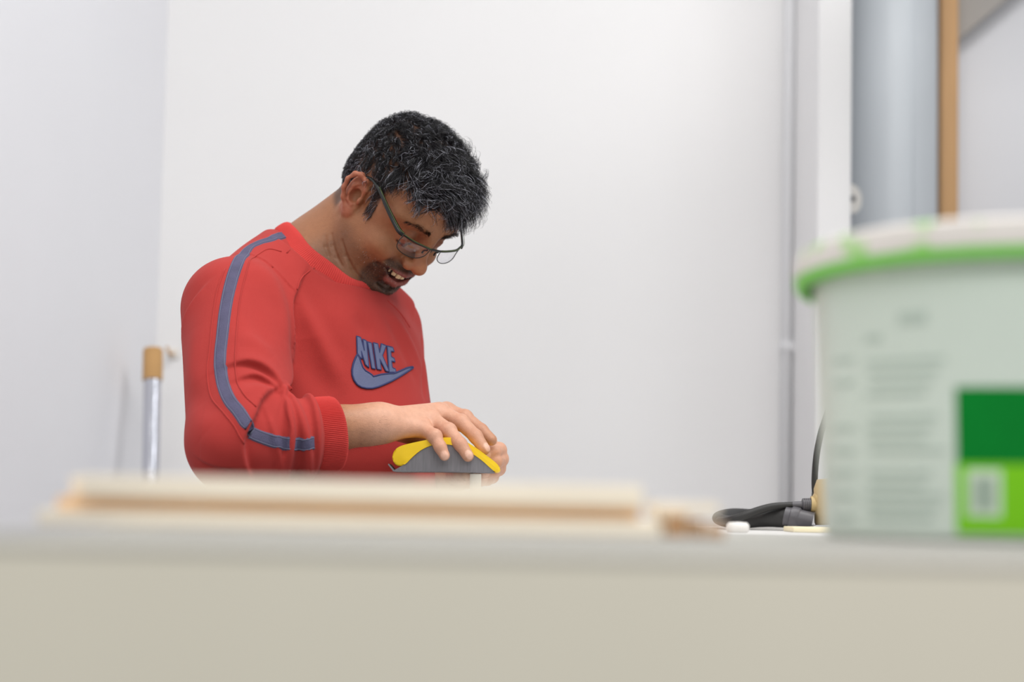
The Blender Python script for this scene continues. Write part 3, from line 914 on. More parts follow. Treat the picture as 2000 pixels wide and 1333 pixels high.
# beard shadow: moustache, chin, jaw
moust = np.exp(-((az_ + 0.035) / 0.010) ** 2) * sst(-ay_, -0.043, -0.030) * sst(ax_, 0.07, 0.085) * sst(-ax_, -0.112, -0.106)
goat = sst(-np.hypot(ay_ / 0.047, (az_ + 0.072) / 0.046), -1.15, -0.85) * sst(-az_, 0.026, 0.034) * sst(ax_, 0.03, 0.055)
side = goat * 0
jaw = sst(-az_, 0.030, 0.055) * sst(ax_, -0.015, 0.025) * ishead
nz_ = rng.random(len(bv))
beard = np.clip(np.maximum(np.maximum(moust, goat), side) * 0.95 + jaw * 0.45, 0, 0.95) * ishead
cols = mixc(cols, SK(62, 46, 38), np.clip(beard * (0.80 + 0.25 * nz_), 0, 1))
grey = (jaw * sst(-ax_, -0.06, -0.02) * 0.6 + goat * 0.15) * (nz_ > 0.86) * ishead * 0.12
cols = mixc(cols, SK(170, 158, 148), np.clip(grey, 0, 1))
# lips
lipd = np.minimum(chain(np.stack([ax_, ay_, az_], 1).astype(np.float32), [(0.1035, 0, -0.0455), (0.0985, 0.014, -0.0455), (0.0850, 0.0330, -0.0420)], [0.0062, 0.0056, 0.003]),
                  chain(np.stack([ax_, ay_, az_], 1).astype(np.float32), [(0.0985, 0, -0.0675), (0.0950, 0.015, -0.0632), (0.0835, 0.0325, -0.0445)], [0.0078, 0.0070, 0.003]))
cols = mixc(cols, SK(150, 84, 76), ishead * sst(-lipd, -0.0015, 0.0006))
inner = sst(-np.abs(az_ + 0.054), -0.0095, -0.0065) * sst(-ax_, -0.0985, -0.095) * sst(-ay_, -0.03, -0.024) * sst(ax_, 0.06, 0.07)
cols = mixc(cols, SK(60, 24, 22), inner * ishead)
# eye lashes and lids
lash = chain(np.stack([ax_, ay_, az_], 1).astype(np.float32), [(0.0890, 0.0160, 0.0010), (0.0912, 0.0270, -0.0020), (0.0850, 0.0395, 0.0005)], [0.0014, 0.0020, 0.0008])
cols = mixc(cols, SK(26, 18, 16), ishead * sst(-lash, -0.0012, 0.0003))
lidw = np.exp(-((ax_ - 0.090) / 0.012) ** 2 - ((ay_ - 0.028) / 0.018) ** 2 - ((az_ - 0.009) / 0.010) ** 2)
cols = mixc(cols, SK(120, 74, 54), ishead * lidw * 0.6)
# finger nails: paler patch on the back of each tip
for fl in (R_FING, L_FING):
    for ch, rr in zip(fl, R_RAD):
        d_ = ch[3] - ch[2]; d_ = d_ / np.linalg.norm(d_)
        prev = ch[1] - ch[2]; bk = -(prev - d_ * (prev @ d_)); 
        nn = -bk if False else bk
        nn = nn / (np.linalg.norm(nn) + 1e-9)
        cen = ch[3] + d_ * 0.0015 + nn * rr[3] * 0.95
        q = bv - cen
        u = q @ d_; w = q - u[:, None] * d_; hgt = w @ nn; s_ = np.linalg.norm(w - hgt[:, None] * nn, axis=1)
        wn = sst(-np.hypot(u / 0.0062, s_ / 0.0052), -1.12, -0.88) * (np.abs(hgt) < 0.005)
        cols = mixc(cols, SK(222, 178, 156), wn * 0.9)
# knuckle tone
for ch in R_FING:
    for jn in (0, 1, 2):
        cols = mixc(cols, SK(176, 116, 92), np.exp(-(np.linalg.norm(bv - ch[jn], axis=1) / 0.012) ** 2) * 0.35)
# scalp under the hair
def hair_mask(q):
    """1 where hair grows (head coordinates)"""
    x, y, z = q[:, 0], np.abs(q[:, 1]), q[:, 2]
    front = 0.060 - 0.012 * np.clip(y / 0.06, 0, 1) ** 2           # hairline across the forehead: z above it
    line = np.where(x > 0.045, 0.066 + 0.45 * (x - 0.075) * 0, 0.0)
    top = sst(z - (0.068 - 0.25 * np.clip(0.05 - y, 0, 0.05) * 0.6), -0.006, 0.006)
    sidez = np.where(x > 0.032, 0.060, np.where(x > 0.008, -0.004 + (x - 0.008) * 1.3, 0.020))
    sides = sst(z - sidez, -0.006, 0.006) * sst(-x, -0.046, -0.036)
    back = sst(-x, 0.026, 0.038) * sst(z, -0.056, -0.044)
    burn = sst(-np.abs(x - 0.024), -0.012, -0.007) * sst(z, -0.018, -0.008) * (z < 0.04)
    m = np.maximum(np.maximum(top, sides), np.maximum(back, burn))
    earc = np.exp(-(np.hypot((x + 0.010) / 0.022, (z - 0.0) / 0.032)) ** 4)
    return m * (1 - np.clip(earc * 1.6, 0, 1) * (y > 0.06))
hm = hair_mask(hq) * ishead * (earw < 0.5)
cols = mixc(cols, SK(40, 30, 28), hm * 0.72)
person = mesh_obj('person', bv, bf, M['skin'], None, col=cols)
props(person, 'man in red sweatshirt and glasses bending over his sanding work', 'person')

# teeth
for i, y in enumerate((-0.0175, -0.0108, -0.0038, 0.0038, 0.0108, 0.0175)):
    xx = 0.0985 - 0.030 * (abs(y) / 0.02) ** 2 * 0.45
    bm = bmesh.new(); bmesh.ops.create_cube(bm, size=1)
    wd = (0.0066, 0.0070, 0.0078)[i if i < 3 else 5 - i]; ht = (0.0090, 0.0100, 0.0110)[i if i < 3 else 5 - i]
    for v in bm.verts: v.co = Vector((v.co.x * 0.004, v.co.y * wd, v.co.z * ht))
    bmesh.ops.bevel(bm, geom=list(bm.edges), offset=0.0013, segments=3, profile=0.5, affect='EDGES')
    rz = Matrix.Rotation(math.atan2(y * 1.5, 0.03), 3, 'Z')
    for v in bm.verts:
        p = rz @ v.co + Vector((xx - 0.0075, y * 1.12, -0.0640 + 0.16 * abs(y)))
        v.co = Vector(hw(p))
    bm_obj('tooth', bm, M['teeth'], person, smooth=True)

# eyebrows: short hairs
def strands(name, roots, dirs, lens, rad, curlA, colr, material, parent, seg=5, sides=3, droop=None, bend=None, path=None):
    n = len(roots)
    P = np.zeros((n, seg + 1, 3)); P[:, 0] = roots
    D = dirs / np.linalg.norm(dirs, axis=1)[:, None]
    ph = rng.random((n, 2)) * 6.28; fr = rng.uniform(0.6, 1.5, n)
    a = np.cross(D, rng.normal(size=(n, 3))); a /= np.linalg.norm(a, axis=1)[:, None]
    b = np.cross(D, a)
    st = (lens / seg)[:, None]
    for k in range(seg):
        w = np.cos(ph[:, :1] + fr[:, None] * 2.2 * k) * a + np.sin(ph[:, 1:] + fr[:, None] * 2.2 * k) * b
        dd = D + w * curlA
        if bend is not None: dd = dd + bend * (k / seg)
        dd /= np.linalg.norm(dd, axis=1)[:, None]
        P[:, k + 1] = P[:, k] + dd * st
    if path is not None: P = path
    tp = np.gradient(P, axis=1); tp /= np.linalg.norm(tp, axis=2)[:, :, None] + 1e-12
    ref = np.cross(tp, np.broadcast_to(a[:, None], tp.shape)); ref /= np.linalg.norm(ref, axis=2)[:, :, None] + 1e-12
    bi = np.cross(tp, ref)
    r = rad * (1 - 0.75 * np.linspace(0, 1, seg + 1) ** 2)
    V = []
    for s in range(sides):
        an = 2 * math.pi * s / sides
        V.append(P + r[None, :, None] * (math.cos(an) * ref + math.sin(an) * bi))
    V = np.stack(V, 2)                                   # n, seg+1, sides, 3
    idx = np.arange(n * (seg + 1) * sides).reshape(n, seg + 1, sides)
    F = []
    for s in range(sides):
        s2 = (s + 1) % sides
        F.append(np.stack([idx[:, :-1, s], idx[:, :-1, s2], idx[:, 1:, s2], idx[:, 1:, s]], -1).reshape(-1, 4))
    C = np.repeat(np.repeat(colr[:, None, None, :], seg + 1, 1), sides, 2).reshape(-1, 3)
    return mesh_obj(name, V.reshape(-1, 3), np.concatenate(F), material, parent, col=C)

face_w = lambda P: face_sdf(hl(np.asarray(P, np.float32))) * np.float32(HS)
for s in (-1, 1):
    n = 300
    t = rng.random(n); 
    bx_ = np.stack([np.interp(t, [0, .35, .75, 1], [0.100, 0.100, 0.092, 0.080]), s * np.interp(t, [0, .35, .75, 1], [0.011, 0.020, 0.036, 0.049]),
                    np.interp(t, [0, .35, .75, 1], [0.0240, 0.0275, 0.0320, 0.0270]) + rng.normal(0, 1, n) * np.interp(t, [0, .4, 1], [0.0024, 0.0024, 0.0010])], 1)
    rt_, nm_ = nearest(hw(bx_), face_w)
    dr = np.stack([np.full(n, 0.15), s * np.interp(t, [0, 1], [0.35, 1.0]), np.interp(t, [0, 0.3, 1], [0.9, 0.25, -0.35])], 1) @ HM + nm_ * 0.25
    strands('eyebrow', rt_, dr + rng.normal(0, .15, (n, 3)), rng.uniform(.004, .008, n), 0.00016, 0.15, np.tile(SK(36, 26, 22), (n, 1)), M['hair'], person, seg=3)

# ---- beard stubble
def surf_samples(nn, cen, rad):
    u = rng.normal(size=(nn, 3)); u /= np.linalg.norm(u, axis=1)[:, None]
    r_, n_ = nearest(hw(np.asarray(cen) + u * np.asarray(rad)), face_w, it=5)
    return r_, n_, ((r_ - H0) @ HM.T) / HS
rt_, nm_, ql = surf_samples(26000, (0.035, 0, -0.045), (0.075, 0.065, 0.075))
qw = warp(ql); x_, y_, z_ = qw[:, 0], np.abs(qw[:, 1]), qw[:, 2]
den = np.maximum.reduce([np.exp(-((z_ + 0.035) / 0.009) ** 2) * sst(-y_, -0.040, -0.028) * sst(x_, 0.07, 0.085) * sst(-x_, -0.111, -0.105),
                         sst(-z_, 0.070, 0.078) * sst(-y_, -0.05, -0.03) * sst(x_, 0.03, 0.06), 0.45 * sst(-z_, 0.028, 0.055) * sst(x_, -0.02, 0.02),
                         0.8 * sst(-np.hypot(y_ / 0.047, (z_ + 0.068) / 0.042), -1.15, -0.85) * sst(-z_, 0.030, 0.038) * (np.hypot(y_ / 0.032, (z_ + 0.055) / 0.018) > 1)]) * (y_ < 0.066)
keep = rng.random(len(den)) < den * 0.55
rt_, nm_, ql = rt_[keep], nm_[keep], ql[keep]; n = len(rt_)
dr = nm_ * 0.7 + (np.array([-0.1, 0, -0.8]) @ HM) + rng.normal(0, .35, (n, 3))
gcol = np.where((rng.random(n) < 0.22 + 0.35 * sst(-ql[:, 0], -0.06, -0.02))[:, None], SK(176, 168, 160), SK(34, 26, 24))
st_ = strands('beard_stubble', rt_ - nm_ * 0.0003, dr, rng.uniform(.0014, .0030, n), 0.00016, 0.1, gcol, M['hair'], person, seg=2)
st_['kind'] = 'stuff'

# ---- hair
def hair_thick(q):
    x, y, z = q[:, 0], np.abs(q[:, 1]), q[:, 2]
    return 0.0055 + 0.006 * sst(z, 0.05, 0.11) + 0.015 * sst(x, -0.02, 0.06) * sst(z, 0.045, 0.08) + 0.005 * sst(q[:, 1], 0.0, 0.05) * sst(z, 0.05, 0.08)
rt_, nm_, ql = [np.concatenate(v) for v in zip(surf_samples(88000, (-0.005, 0, 0.035), (0.105, 0.08, 0.095)), surf_samples(9000, (-0.055, 0, -0.02), (0.06, 0.07, 0.05)))]
keep = rng.random(len(ql)) < hair_mask(ql) * np.clip(0.30 + 0.5 * sst(ql[:, 2], 0.02, 0.07) + 0.5 * sst(-ql[:, 0], 0.03, 0.05), 0, 0.9) * 0.62
rt_, nm_, ql = rt_[keep], nm_[keep], ql[keep]
n = len(rt_)
th = hair_thick(ql)
low = sst(-ql[:, 2], -0.060, -0.015)                      # short sides lie down
flow = np.stack([np.full(n, 0.8), ql[:, 1] * 5, -0.25 + 0 * th], 1)
flow = flow * (1 - low[:, None]) + np.array([-0.35, 0, -0.9]) * low[:, None]
def clump(size, sd, seed):
    c = np.floor(ql / size + 0.37 * seed).astype(int)
    h_ = (c[:, 0] * 73856093 ^ c[:, 1] * 19349663 ^ c[:, 2] * 83492791) & 1023
    return np.random.default_rng(seed).normal(0, sd, (1024, 3))[h_]
flow = flow + clump(0.016, 0.55, 5) + clump(0.008, 0.30, 6)
fw_ = flow @ HM
tan = fw_ - nm_ * np.sum(fw_ * nm_, 1)[:, None]
tan /= np.linalg.norm(tan, axis=1)[:, None] + 1e-9
side_ = np.cross(nm_, tan)
Ls = th * rng.uniform(1.0, 2.0, n) + 0.010
hgt = th * rng.uniform(0.35, 1.05, n)
SEG = 8
cph = np.random.default_rng(8).uniform(0, 6.28, 1024)
c = np.floor(ql / 0.007).astype(int); hid = (c[:, 0] * 73856093 ^ c[:, 1] * 19349663 ^ c[:, 2] * 83492791) & 1023
ph = cph[hid] + rng.normal(0, 0.5, n)
fr = rng.uniform(4.0, 8.5, n); am = rng.uniform(0.0010, 0.0030, n) * (1 - 0.5 * low)
Pst = []
for k in range(SEG + 1):
    s = k / SEG
    e = rt_ - nm_ * 0.001 + tan * (Ls * s * (1 - 0.30 * s * s))[:, None] + nm_ * (hgt * (1 - (1 - s) ** 2.2) - 0.25 * th * s ** 4)[:, None]
    e = e + side_ * (am * s ** 0.5 * np.sin(ph + fr * s))[:, None] + nm_ * (am * s * np.cos(ph + fr * s))[:, None]
    Pst.append(e)
Pst = np.stack(Pst, 1)
gr = rng.random(n)
grp = 0.09 + 0.20 * sst(ql[:, 0], 0.02, 0.08) + 0.08 * low
colr = np.where((gr < grp)[:, None], SK(158, 158, 168), SK(25, 23, 26)) * rng.uniform(0.6, 1.2, (n, 1))
hair = strands('hair', rt_, tan, Ls, 0.00027, 0.5, colr, M['hair'], person, seg=SEG, path=Pst)
hair['kind'] = 'stuff'
print('hair', n, time.time() - _t0)

# ---- sweatshirt
def bunch_frame(t):
    ax = (CUFF_A - EL_R) / np.linalg.norm(CUFF_A - EL_R)
    s_ = np.cross(ax, UB); s_ /= np.linalg.norm(s_); u_ = np.cross(s_, ax)
    return np.stack([ax * math.cos(t) + u_ * math.sin(t), s_, u_ * math.cos(t) - ax * math.sin(t)])
def shirt_base(P):
    P = np.asarray(P, np.float32)
    Q = ((P - B0.astype(np.float32)) @ BM.T.astype(np.float32))
    d = ell(Q, (0.005, 0, 1.180), (0.142, 0.178, 0.166))
    d = smin(d, ell(Q, (0.030, 0, 1.03), (0.160, 0.178, 0.17)), 0.06)
    d = smin(d, ell(Q, (-0.035, 0, 1.235), (0.105, 0.160, 0.135)), 0.05)
    d = smin(d, ell(Q, (0.010, 0, 0.93), (0.148, 0.172, 0.10)), 0.05)
    # shoulders
    d = smin(d, cap(P, T(-0.020, -0.040, 1.336), SH_R, 0.064, 0.060), 0.05)
    d = smin(d, cap(P, T(-0.015, 0.035, 1.330), SH_L, 0.058, 0.050), 0.05)
    # sleeves
    d = smin(d, cap(P, SH_R, EL_R, 0.0725, 0.068), 0.014)
    d = smin(d, cap(P, EL_R, CUFF_A + (EL_R - CUFF_A) * 0.20, 0.066, 0.0525), 0.018)
    if near(P, (EL_R + CUFF_A) / 2, 0.22):
        for fr_, ra_, rp_, tl_ in ((0.34, 0.017, 0.0685, 0.20), (0.56, 0.0165, 0.0660, -0.10), (0.78, 0.0165, 0.0640, 0.14), (0.97, 0.0135, 0.0585, -0.05)):
            d = smin(d, ell(P, EL_R + (CUFF_A - EL_R) * fr_, (ra_, rp_, rp_), bunch_frame(tl_)), 0.006)
    d = smin(d, cap(P, SH_L, EL_L, 0.057, 0.054), 0.02)
    d = smin(d, cap(P, EL_L, EL_L + (WR_L - EL_L) * 0.75, 0.056, 0.042), 0.02)
    # neck opening and hem
    pc = P - COLC.astype(np.float32)
    hgt_ = pc @ COLN.astype(np.float32)
    rad_ = np.sqrt(np.maximum((pc * pc).sum(1) - hgt_ ** 2, 0))
    hgt_ = hgt_ + 4.5 * np.minimum(pc @ COLF.astype(np.float32), 0) ** 2
    ix = np.nonzero(rad_ < 0.16)[0]
    if len(ix):
        yk = smax(nb_sdf(P[ix]) - 0.0060, hgt_[ix] + 0.012, 0.006)
        dd = smin(d[ix], yk, 0.022)
        d[ix] = smax(dd, -np.maximum(rad_[ix] - 0.098, -(hgt_[ix] + 0.0115)), 0.006)
    d = smax(d, 0.872 - Q[:, 2], 0.01)
    return d
# collar ring: follows the neck where the photo shows it
COLC = T(0.030, 0.0, 1.3735)
COLF = 0.735 * FB - 0.678 * UB
COLN = 0.678 * FB + 0.735 * UB
FOLDS = []
def fold(pts, r, amp, side=0):
    """a soft ridge (amp > 0) or groove (amp < 0); with side = +1 / -1 an overlapping step that bulges to the
    left / right of the drawn direction"""
    px = np.array([p[0] for p in pts], float); py = np.array([p[1] for p in pts], float)
    P3 = cast(px, py, shirt_base)
    ok = np.abs(batched(shirt_base, P3)) < 0.004
    P3 = catmull(P3[ok], 3)
    _, Nn = grad(shirt_base, P3, 0.004)
    Tn = np.gradient(P3, axis=0); Tn /= np.linalg.norm(Tn, axis=1)[:, None]
    Sd = np.cross(Nn, Tn) * side
    FOLDS.append((P3.astype(np.float32), r, amp, side, Sd.astype(np.float32)))
def shirt_sdf(P):
    P = np.asarray(P, np.float32)
    d = shirt_base(P)
    for P3, r, amp, side, Sd in FOLDS:
        reach = 3.2 * r
        ix = np.nonzero(np.all((P > P3.min(0) - reach) & (P < P3.max(0) + reach), axis=1))[0]
        if len(ix) == 0: continue
        Pi = P[ix]
        L_ = len(P3)
        dist = np.full(len(ix), 1e9, np.float32); par = np.zeros(len(ix), np.float32); sg = np.zeros(len(ix), np.float32)
        for i in range(L_ - 1):
            a = P3[i]; ba = P3[i + 1] - a
            pa = Pi - a
            h = np.clip(pa @ ba / max(float(ba @ ba), 1e-12), 0, 1)
            e = pa - h[:, None] * ba
            dd = (e * e).sum(1)
            mk = dd < dist
            dist = np.where(mk, dd, dist); par = np.where(mk, (i + h) / (L_ - 1), par)
            if side: sg = np.where(mk, e @ Sd[i], sg)
        env = np.sin(np.pi * np.clip(0.06 + 0.88 * par, 0, 1)) ** 0.7
        if side:
            f = np.tanh(sg / 0.0028) * np.exp(-np.sqrt(dist) / r) * np.where(sg > 0, 1.0, 0.8)
        else:
            f = np.exp(-dist / (r * r))
        d[ix] = d[ix] - amp * env * f
    return d
# sleeve front edge over the chest
fold([(590, 548), (574, 585), (570, 620), (576, 657), (574, 700), (566, 745), (556, 775)], 0.020, 0.011, -1)
# folds inside the elbow
fold([(456, 714), (483, 711), (508, 719), (529, 737), (543, 758)], 0.016, 0.0120, 1)
fold([(468, 742), (497, 735), (520, 745), (537, 760)], 0.012, 0.0090, 1)
fold([(470, 772), (500, 762), (524, 764)], 0.010, 0.004)
# upper sleeve overlapping the bunched forearm
fold([(540, 760), (524, 770), (511, 786), (498, 817), (484, 845), (478, 866), (481, 900), (492, 930)], 0.018, 0.0115, -1)
# bunched forearm
fold([(556, 800), (566, 835), (562, 870), (552, 905)], 0.009, 0.004, 1)
fold([(520, 790), (524, 820)], 0.008, -0.003)
# back of the elbow and the back
fold([(390, 898), (420, 910), (464, 914)], 0.010, 0.005, 1)
fold([(355, 650), (360, 622), (374, 592), (398, 560)], 0.014, 0.005, -1)
fold([(372, 760), (400, 790), (440, 812)], 0.018, -0.004)
fold([(400, 850), (430, 880), (470, 895)], 0.020, 0.005)
fold([(384, 640), (378, 720), (388, 790)], 0.020, 0.004)
# front of the upper sleeve
fold([(505, 520), (530, 560), (548, 610), (556, 670)], 0.018, 0.008)
fold([(492, 560), (500, 620), (520, 680)], 0.016, -0.004)
fold([(470, 660), (500, 672), (530, 700)], 0.014, 0.004)
# chest
fold([(583, 560), (606, 620), (640, 690), (664, 740)], 0.013, 0.004)
fold([(600, 560), (634, 630), (668, 700)], 0.014, -0.0035)
fold([(598, 660), (610, 720), (650, 775)], 0.018, -0.006)
fold([(772, 620), (795, 660), (822, 720)], 0.009, 0.0035)
fold([(755, 620), (782, 672), (812, 740)], 0.010, -0.003)
fold([(690, 615), (712, 640), (730, 652)], 0.014, -0.003)
fold([(700, 560), (690, 600), (680, 650)], 0.020, 0.003)
fold([(826, 650), (829, 710), (828, 770)], 0.008, -0.006)
sv, sf = extract(shirt_sdf, (-0.56, 2.48, 0.85), (0.02, 3.16, 1.46), 0.0022, slack=1.5)
shirt = mesh_obj('sweatshirt', sv, sf, M['red'], person)
shirt['label'] = 'red fleece sweatshirt'
print('shirt', len(sv), time.time() - _t0)

# rib knit bands
def rib_band(name, ringf, n, ribs, amp, m, parent):
    """ringf(angle) -> list of (point, outward normal) across the band"""
    V, F = [], []
    k = None
    for i in range(n):
        t = 2 * math.pi * i / n
        row = ringf(t)
        w = amp * (0.5 + 0.5 * math.cos(ribs * t))
        k = len(row)
        for p, nn, s in row: V.append(p + nn * w * s)
    for i in range(n):
        j = (i + 1) % n
        for a in range(k - 1):
            F.append((i * k + a, j * k + a, j * k + a + 1, i * k + a + 1))
    return mesh_obj(name, V, F, M[m], parent)
def collar_ring(t):
    rad = math.cos(t) * COLF + math.sin(t) * LB
    rr = np.linspace(0.02, 0.14, 91)
    rows = [(0.003, -0.024, 0), (0.0090, -0.0175, .3), (0.0092, -0.014, 1), (0.0086, -0.010, 1), (0.0078, -0.006, 1), (0.0066, -0.002, 1), (0.0048, 0.0015, .7), (0.0026, 0.0026, .2), (0.0008, 0.0016, 0), (-0.001, -0.004, 0)]
    bk_ = 4.5 * np.minimum(rr * math.cos(t), 0) ** 2
    pts = np.concatenate([COLC + rad * rr[:, None] + COLN * (dn - bk_)[:, None] for _, dn, _ in rows])
    dd = nb_sdf(pts.astype(np.float32)).reshape(len(rows), -1)
    out = []
    for (dr, dn, sc), d_ in zip(rows, dd):
        k = int(np.argmax(d_ > 0)) or 90
        r0 = rr[k - 1] + (rr[k] - rr[k - 1]) * (-d_[k - 1]) / (d_[k] - d_[k - 1] + 1e-9)
        out.append((COLC + rad * (r0 + dr) + COLN * (dn - 4.5 * min(r0 * math.cos(t), 0) ** 2), rad * 0.8 + COLN * 0.5, sc))
    return out
rib_band('collar', collar_ring, 1080, 180, 0.0010, 'red_rib', shirt)
CAX = (CUFF_B - CUFF_A) / np.linalg.norm(CUFF_B - CUFF_A)
c1_ = np.cross(CAX, UB); c1_ /= np.linalg.norm(c1_); c2_ = np.cross(c1_, CAX)
CL = float(np.linalg.norm(CUFF_B - CUFF_A))
def cuff_ring(t):
    rad = math.cos(t) * c1_ + math.sin(t) * c2_
    out = []
    for (s, r, sc) in [(-0.15, 0.042, 0), (-0.04, 0.0455, .5), (0.15, 0.0470, 1), (0.4, 0.0472, 1), (0.65, 0.0470, 1), (0.85, 0.0466, 1), (0.97, 0.0455, .8), (1.0, 0.0435, .2), (0.985, 0.0410, 0), (0.8, 0.0405, 0), (0.3, 0.040, 0)]:
        c = CUFF_A + CAX * CL * s
        out.append((c + rad * r * (1 + 0.05 * abs(math.sin(t))), rad, sc))
    return out
rib_band('cuff', cuff_ring, 960, 120, 0.0017, 'red_rib', shirt)

def strip3(name, pts, width, m, parent, lift=0.0012, sub=6, edge=None, y0=2.35):
    px = np.array([p[0] for p in pts], float); py = np.array([p[1] for p in pts], float)
    P = cast(px, py, shirt_sdf, y0); P = P[np.abs(batched(shirt_sdf, P)) < 0.003]
    P = catmull(P, sub)
    P, Nn = nearest(P, shirt_sdf, e=0.006)
    Tn = np.gradient(P, axis=0); Tn /= np.linalg.norm(Tn, axis=1)[:, None]
    Sd = np.cross(Nn, Tn); Sd /= np.linalg.norm(Sd, axis=1)[:, None]
    rows = []
    K = 7
    for k in range(K):
        q_, n_ = nearest(P + Sd * width * (k / (K - 1) - 0.5), shirt_sdf, it=4)
        rows.append(q_ + n_ * (lift if 0 < k < K - 1 else -0.0006))
    V = np.stack(rows, 1).reshape(-1, 3)
    F = [(i * K + k, i * K + k + 1, (i + 1) * K + k + 1, (i + 1) * K + k) for i in range(len(P) - 1) for k in range(K - 1)]
    o = mesh_obj(name, V, F, M[m], parent)
    if edge:
        for k in (1, K - 2):
            tube('tape_edge', rows[k] , 0.0006, M[edge], o, n=6, spline=False)
    return o
def seam(name, pts, r, m, parent, lift=0.0002):
    px = np.array([p[0] for p in pts], float); py = np.array([p[1] for p in pts], float)
    P = cast(px, py, shirt_sdf); P = P[np.abs(batched(shirt_sdf, P)) < 0.003]
    P = catmull(P, 6)
    P, Nn = nearest(P, shirt_sdf)
    return tube(name, P + Nn * lift, r, M[m], parent, n=8, spline=False)
strip3('sleeve_stripe', [(563, 458), (534, 465), (505, 475), (482, 489), (465, 512), (453, 545), (444, 582), (438, 618), (434, 655), (430, 690), (431, 725), (437, 756), (449, 783), (466, 804), (480, 825), (489, 841)], 0.0195, 'slate', shirt, edge='slate_edge')
strip3('sleeve_stripe', [(489, 845), (506, 853), (530, 861), (556, 867), (585, 868), (614, 866)], 0.0195, 'slate', shirt, edge='slate_edge')
for pts in ([(556, 442), (500, 458), (462, 486), (440, 525), (424, 570), (416, 620), (410, 680), (405, 730), (412, 775), (436, 806), (458, 834), (476, 868)],
            [(550, 492), (520, 488), (492, 505), (478, 545), (468, 590), (463, 640), (460, 690), (462, 738), (476, 770), (500, 795)],
            [(560, 495), (585, 475), (600, 468)],
            [(622, 518), (600, 533), (586, 548), (580, 566)],
            [(757, 588), (778, 608), (800, 640)]):
    seam('seam', pts, 0.0011, 'red', shirt)

# chest emblem, traced as raised embroidery
def zp(x, y): return (660 + x / 8.888, 630 + y / 8.888)
EMB = {
 'curve': [(335, 555), (300, 620), (262, 720), (240, 830), (245, 920), (275, 1010), (330, 1085), (400, 1130), (490, 1150), (590, 1150), (690, 1125), (800, 1080), (930, 1020), (1060, 945), (1180, 870), (1300, 790), (1285, 775), (1180, 800), (1090, 840), (1010, 875), (960, 893), (860, 895), (740, 910), (650, 935), (605, 945), (580, 915), (530, 880), (470, 845), (425, 790), (395, 710), (365, 620)],
 'letter_n': [(320, 245), (385, 268), (450, 500), (425, 300), (482, 325), (530, 790), (470, 740), (395, 500), (410, 640), (370, 600), (330, 540), (325, 400)],
 'letter_i': [(505, 345), (572, 365), (640, 815), (580, 800)],
 'letter_k': [(605, 360), (682, 378), (712, 535), (745, 378), (825, 410), (762, 580), (880, 860), (822, 850), (715, 640), (742, 830), (672, 815)],
 'letter_e': [(845, 415), (940, 440), (962, 510), (905, 505), (912, 600), (965, 630), (978, 690), (918, 675), (932, 790), (985, 815), (995, 870), (878, 870)],
}
emblem = None
for nm, poly in EMB.items():
    P2 = np.array([zp(*p) for p in poly])
    bnd = []
    for i in range(len(P2)):
        a, b = P2[i], P2[(i + 1) % len(P2)]
        k = max(1, int(np.linalg.norm(b - a) / 2.0))
        for t in range(k): bnd.append(a + (b - a) * t / k)
    bnd = np.array(bnd)
    nb_ = len(bnd)
    gx, gy = np.meshgrid(np.arange(bnd[:, 0].min(), bnd[:, 0].max(), 2.0), np.arange(bnd[:, 1].min(), bnd[:, 1].max(), 2.0))
    pts = [Vector(p) for p in bnd] + [Vector(p) for p in np.stack([gx.ravel(), gy.ravel()], 1)]
    vs, es, fs, *_ = delaunay_2d_cdt(pts, [(i, (i + 1) % nb_) for i in range(nb_)], [list(range(nb_))], 1, 1e-6)
    V2 = np.array([tuple(v) for v in vs])
    P3 = cast(V2[:, 0], V2[:, 1], shirt_sdf)
    _, Nn = grad(shirt_sdf, P3, 0.004)
    P3 = P3 + Nn * 0.0016
    o = mesh_obj('emblem_curve' if nm == 'curve' else 'emblem_letter', P3, [tuple(f) for f in fs], M['logo_fill'], shirt)
    bl = cast(bnd[:, 0], bnd[:, 1], shirt_sdf); _, bn_ = grad(shirt_sdf, bl, 0.004)
    bl = bl + bn_ * 0.0010
    bl = np.vstack([bl, bl[:2]])
    tube('emblem_outline', bl, 0.00105 if nm != 'curve' else 0.0014, M['logo_line'], o, n=8, spline=False)

# ---- trousers and shoes (below the bench line)
HIP = [T(0.0, s * 0.085, 0.88) for s in (-1, 1)]; KNEE = [T(0.03, s * 0.10, 0.50) for s in (-1, 1)]; ANK = [T(-0.02, s * 0.11, 0.085) for s in (-1, 1)]
def trouser_sdf(P):
    P = np.asarray(P, np.float32)
    Q = ((P - B0.astype(np.float32)) @ BM.T.astype(np.float32))
    d = ell(Q, (0.0, 0, 0.86), (0.130, 0.160, 0.12))
    for i in range(2):
        d = smin(d, cap(P, HIP[i], KNEE[i], 0.088, 0.066), 0.03)
        d = smin(d, cap(P, KNEE[i], ANK[i], 0.066, 0.052), 0.02)
    d = smax(d, 0.045 - Q[:, 2], 0.01)
    return smax(d, Q[:, 2] - 0.93, 0.01)
tv, tf = extract(trouser_sdf, (-0.62, 2.55, 0.03), (0.05, 3.25, 0.96), 0.008, slack=2)
mesh_obj('trousers', tv, tf, M['denim'], person)
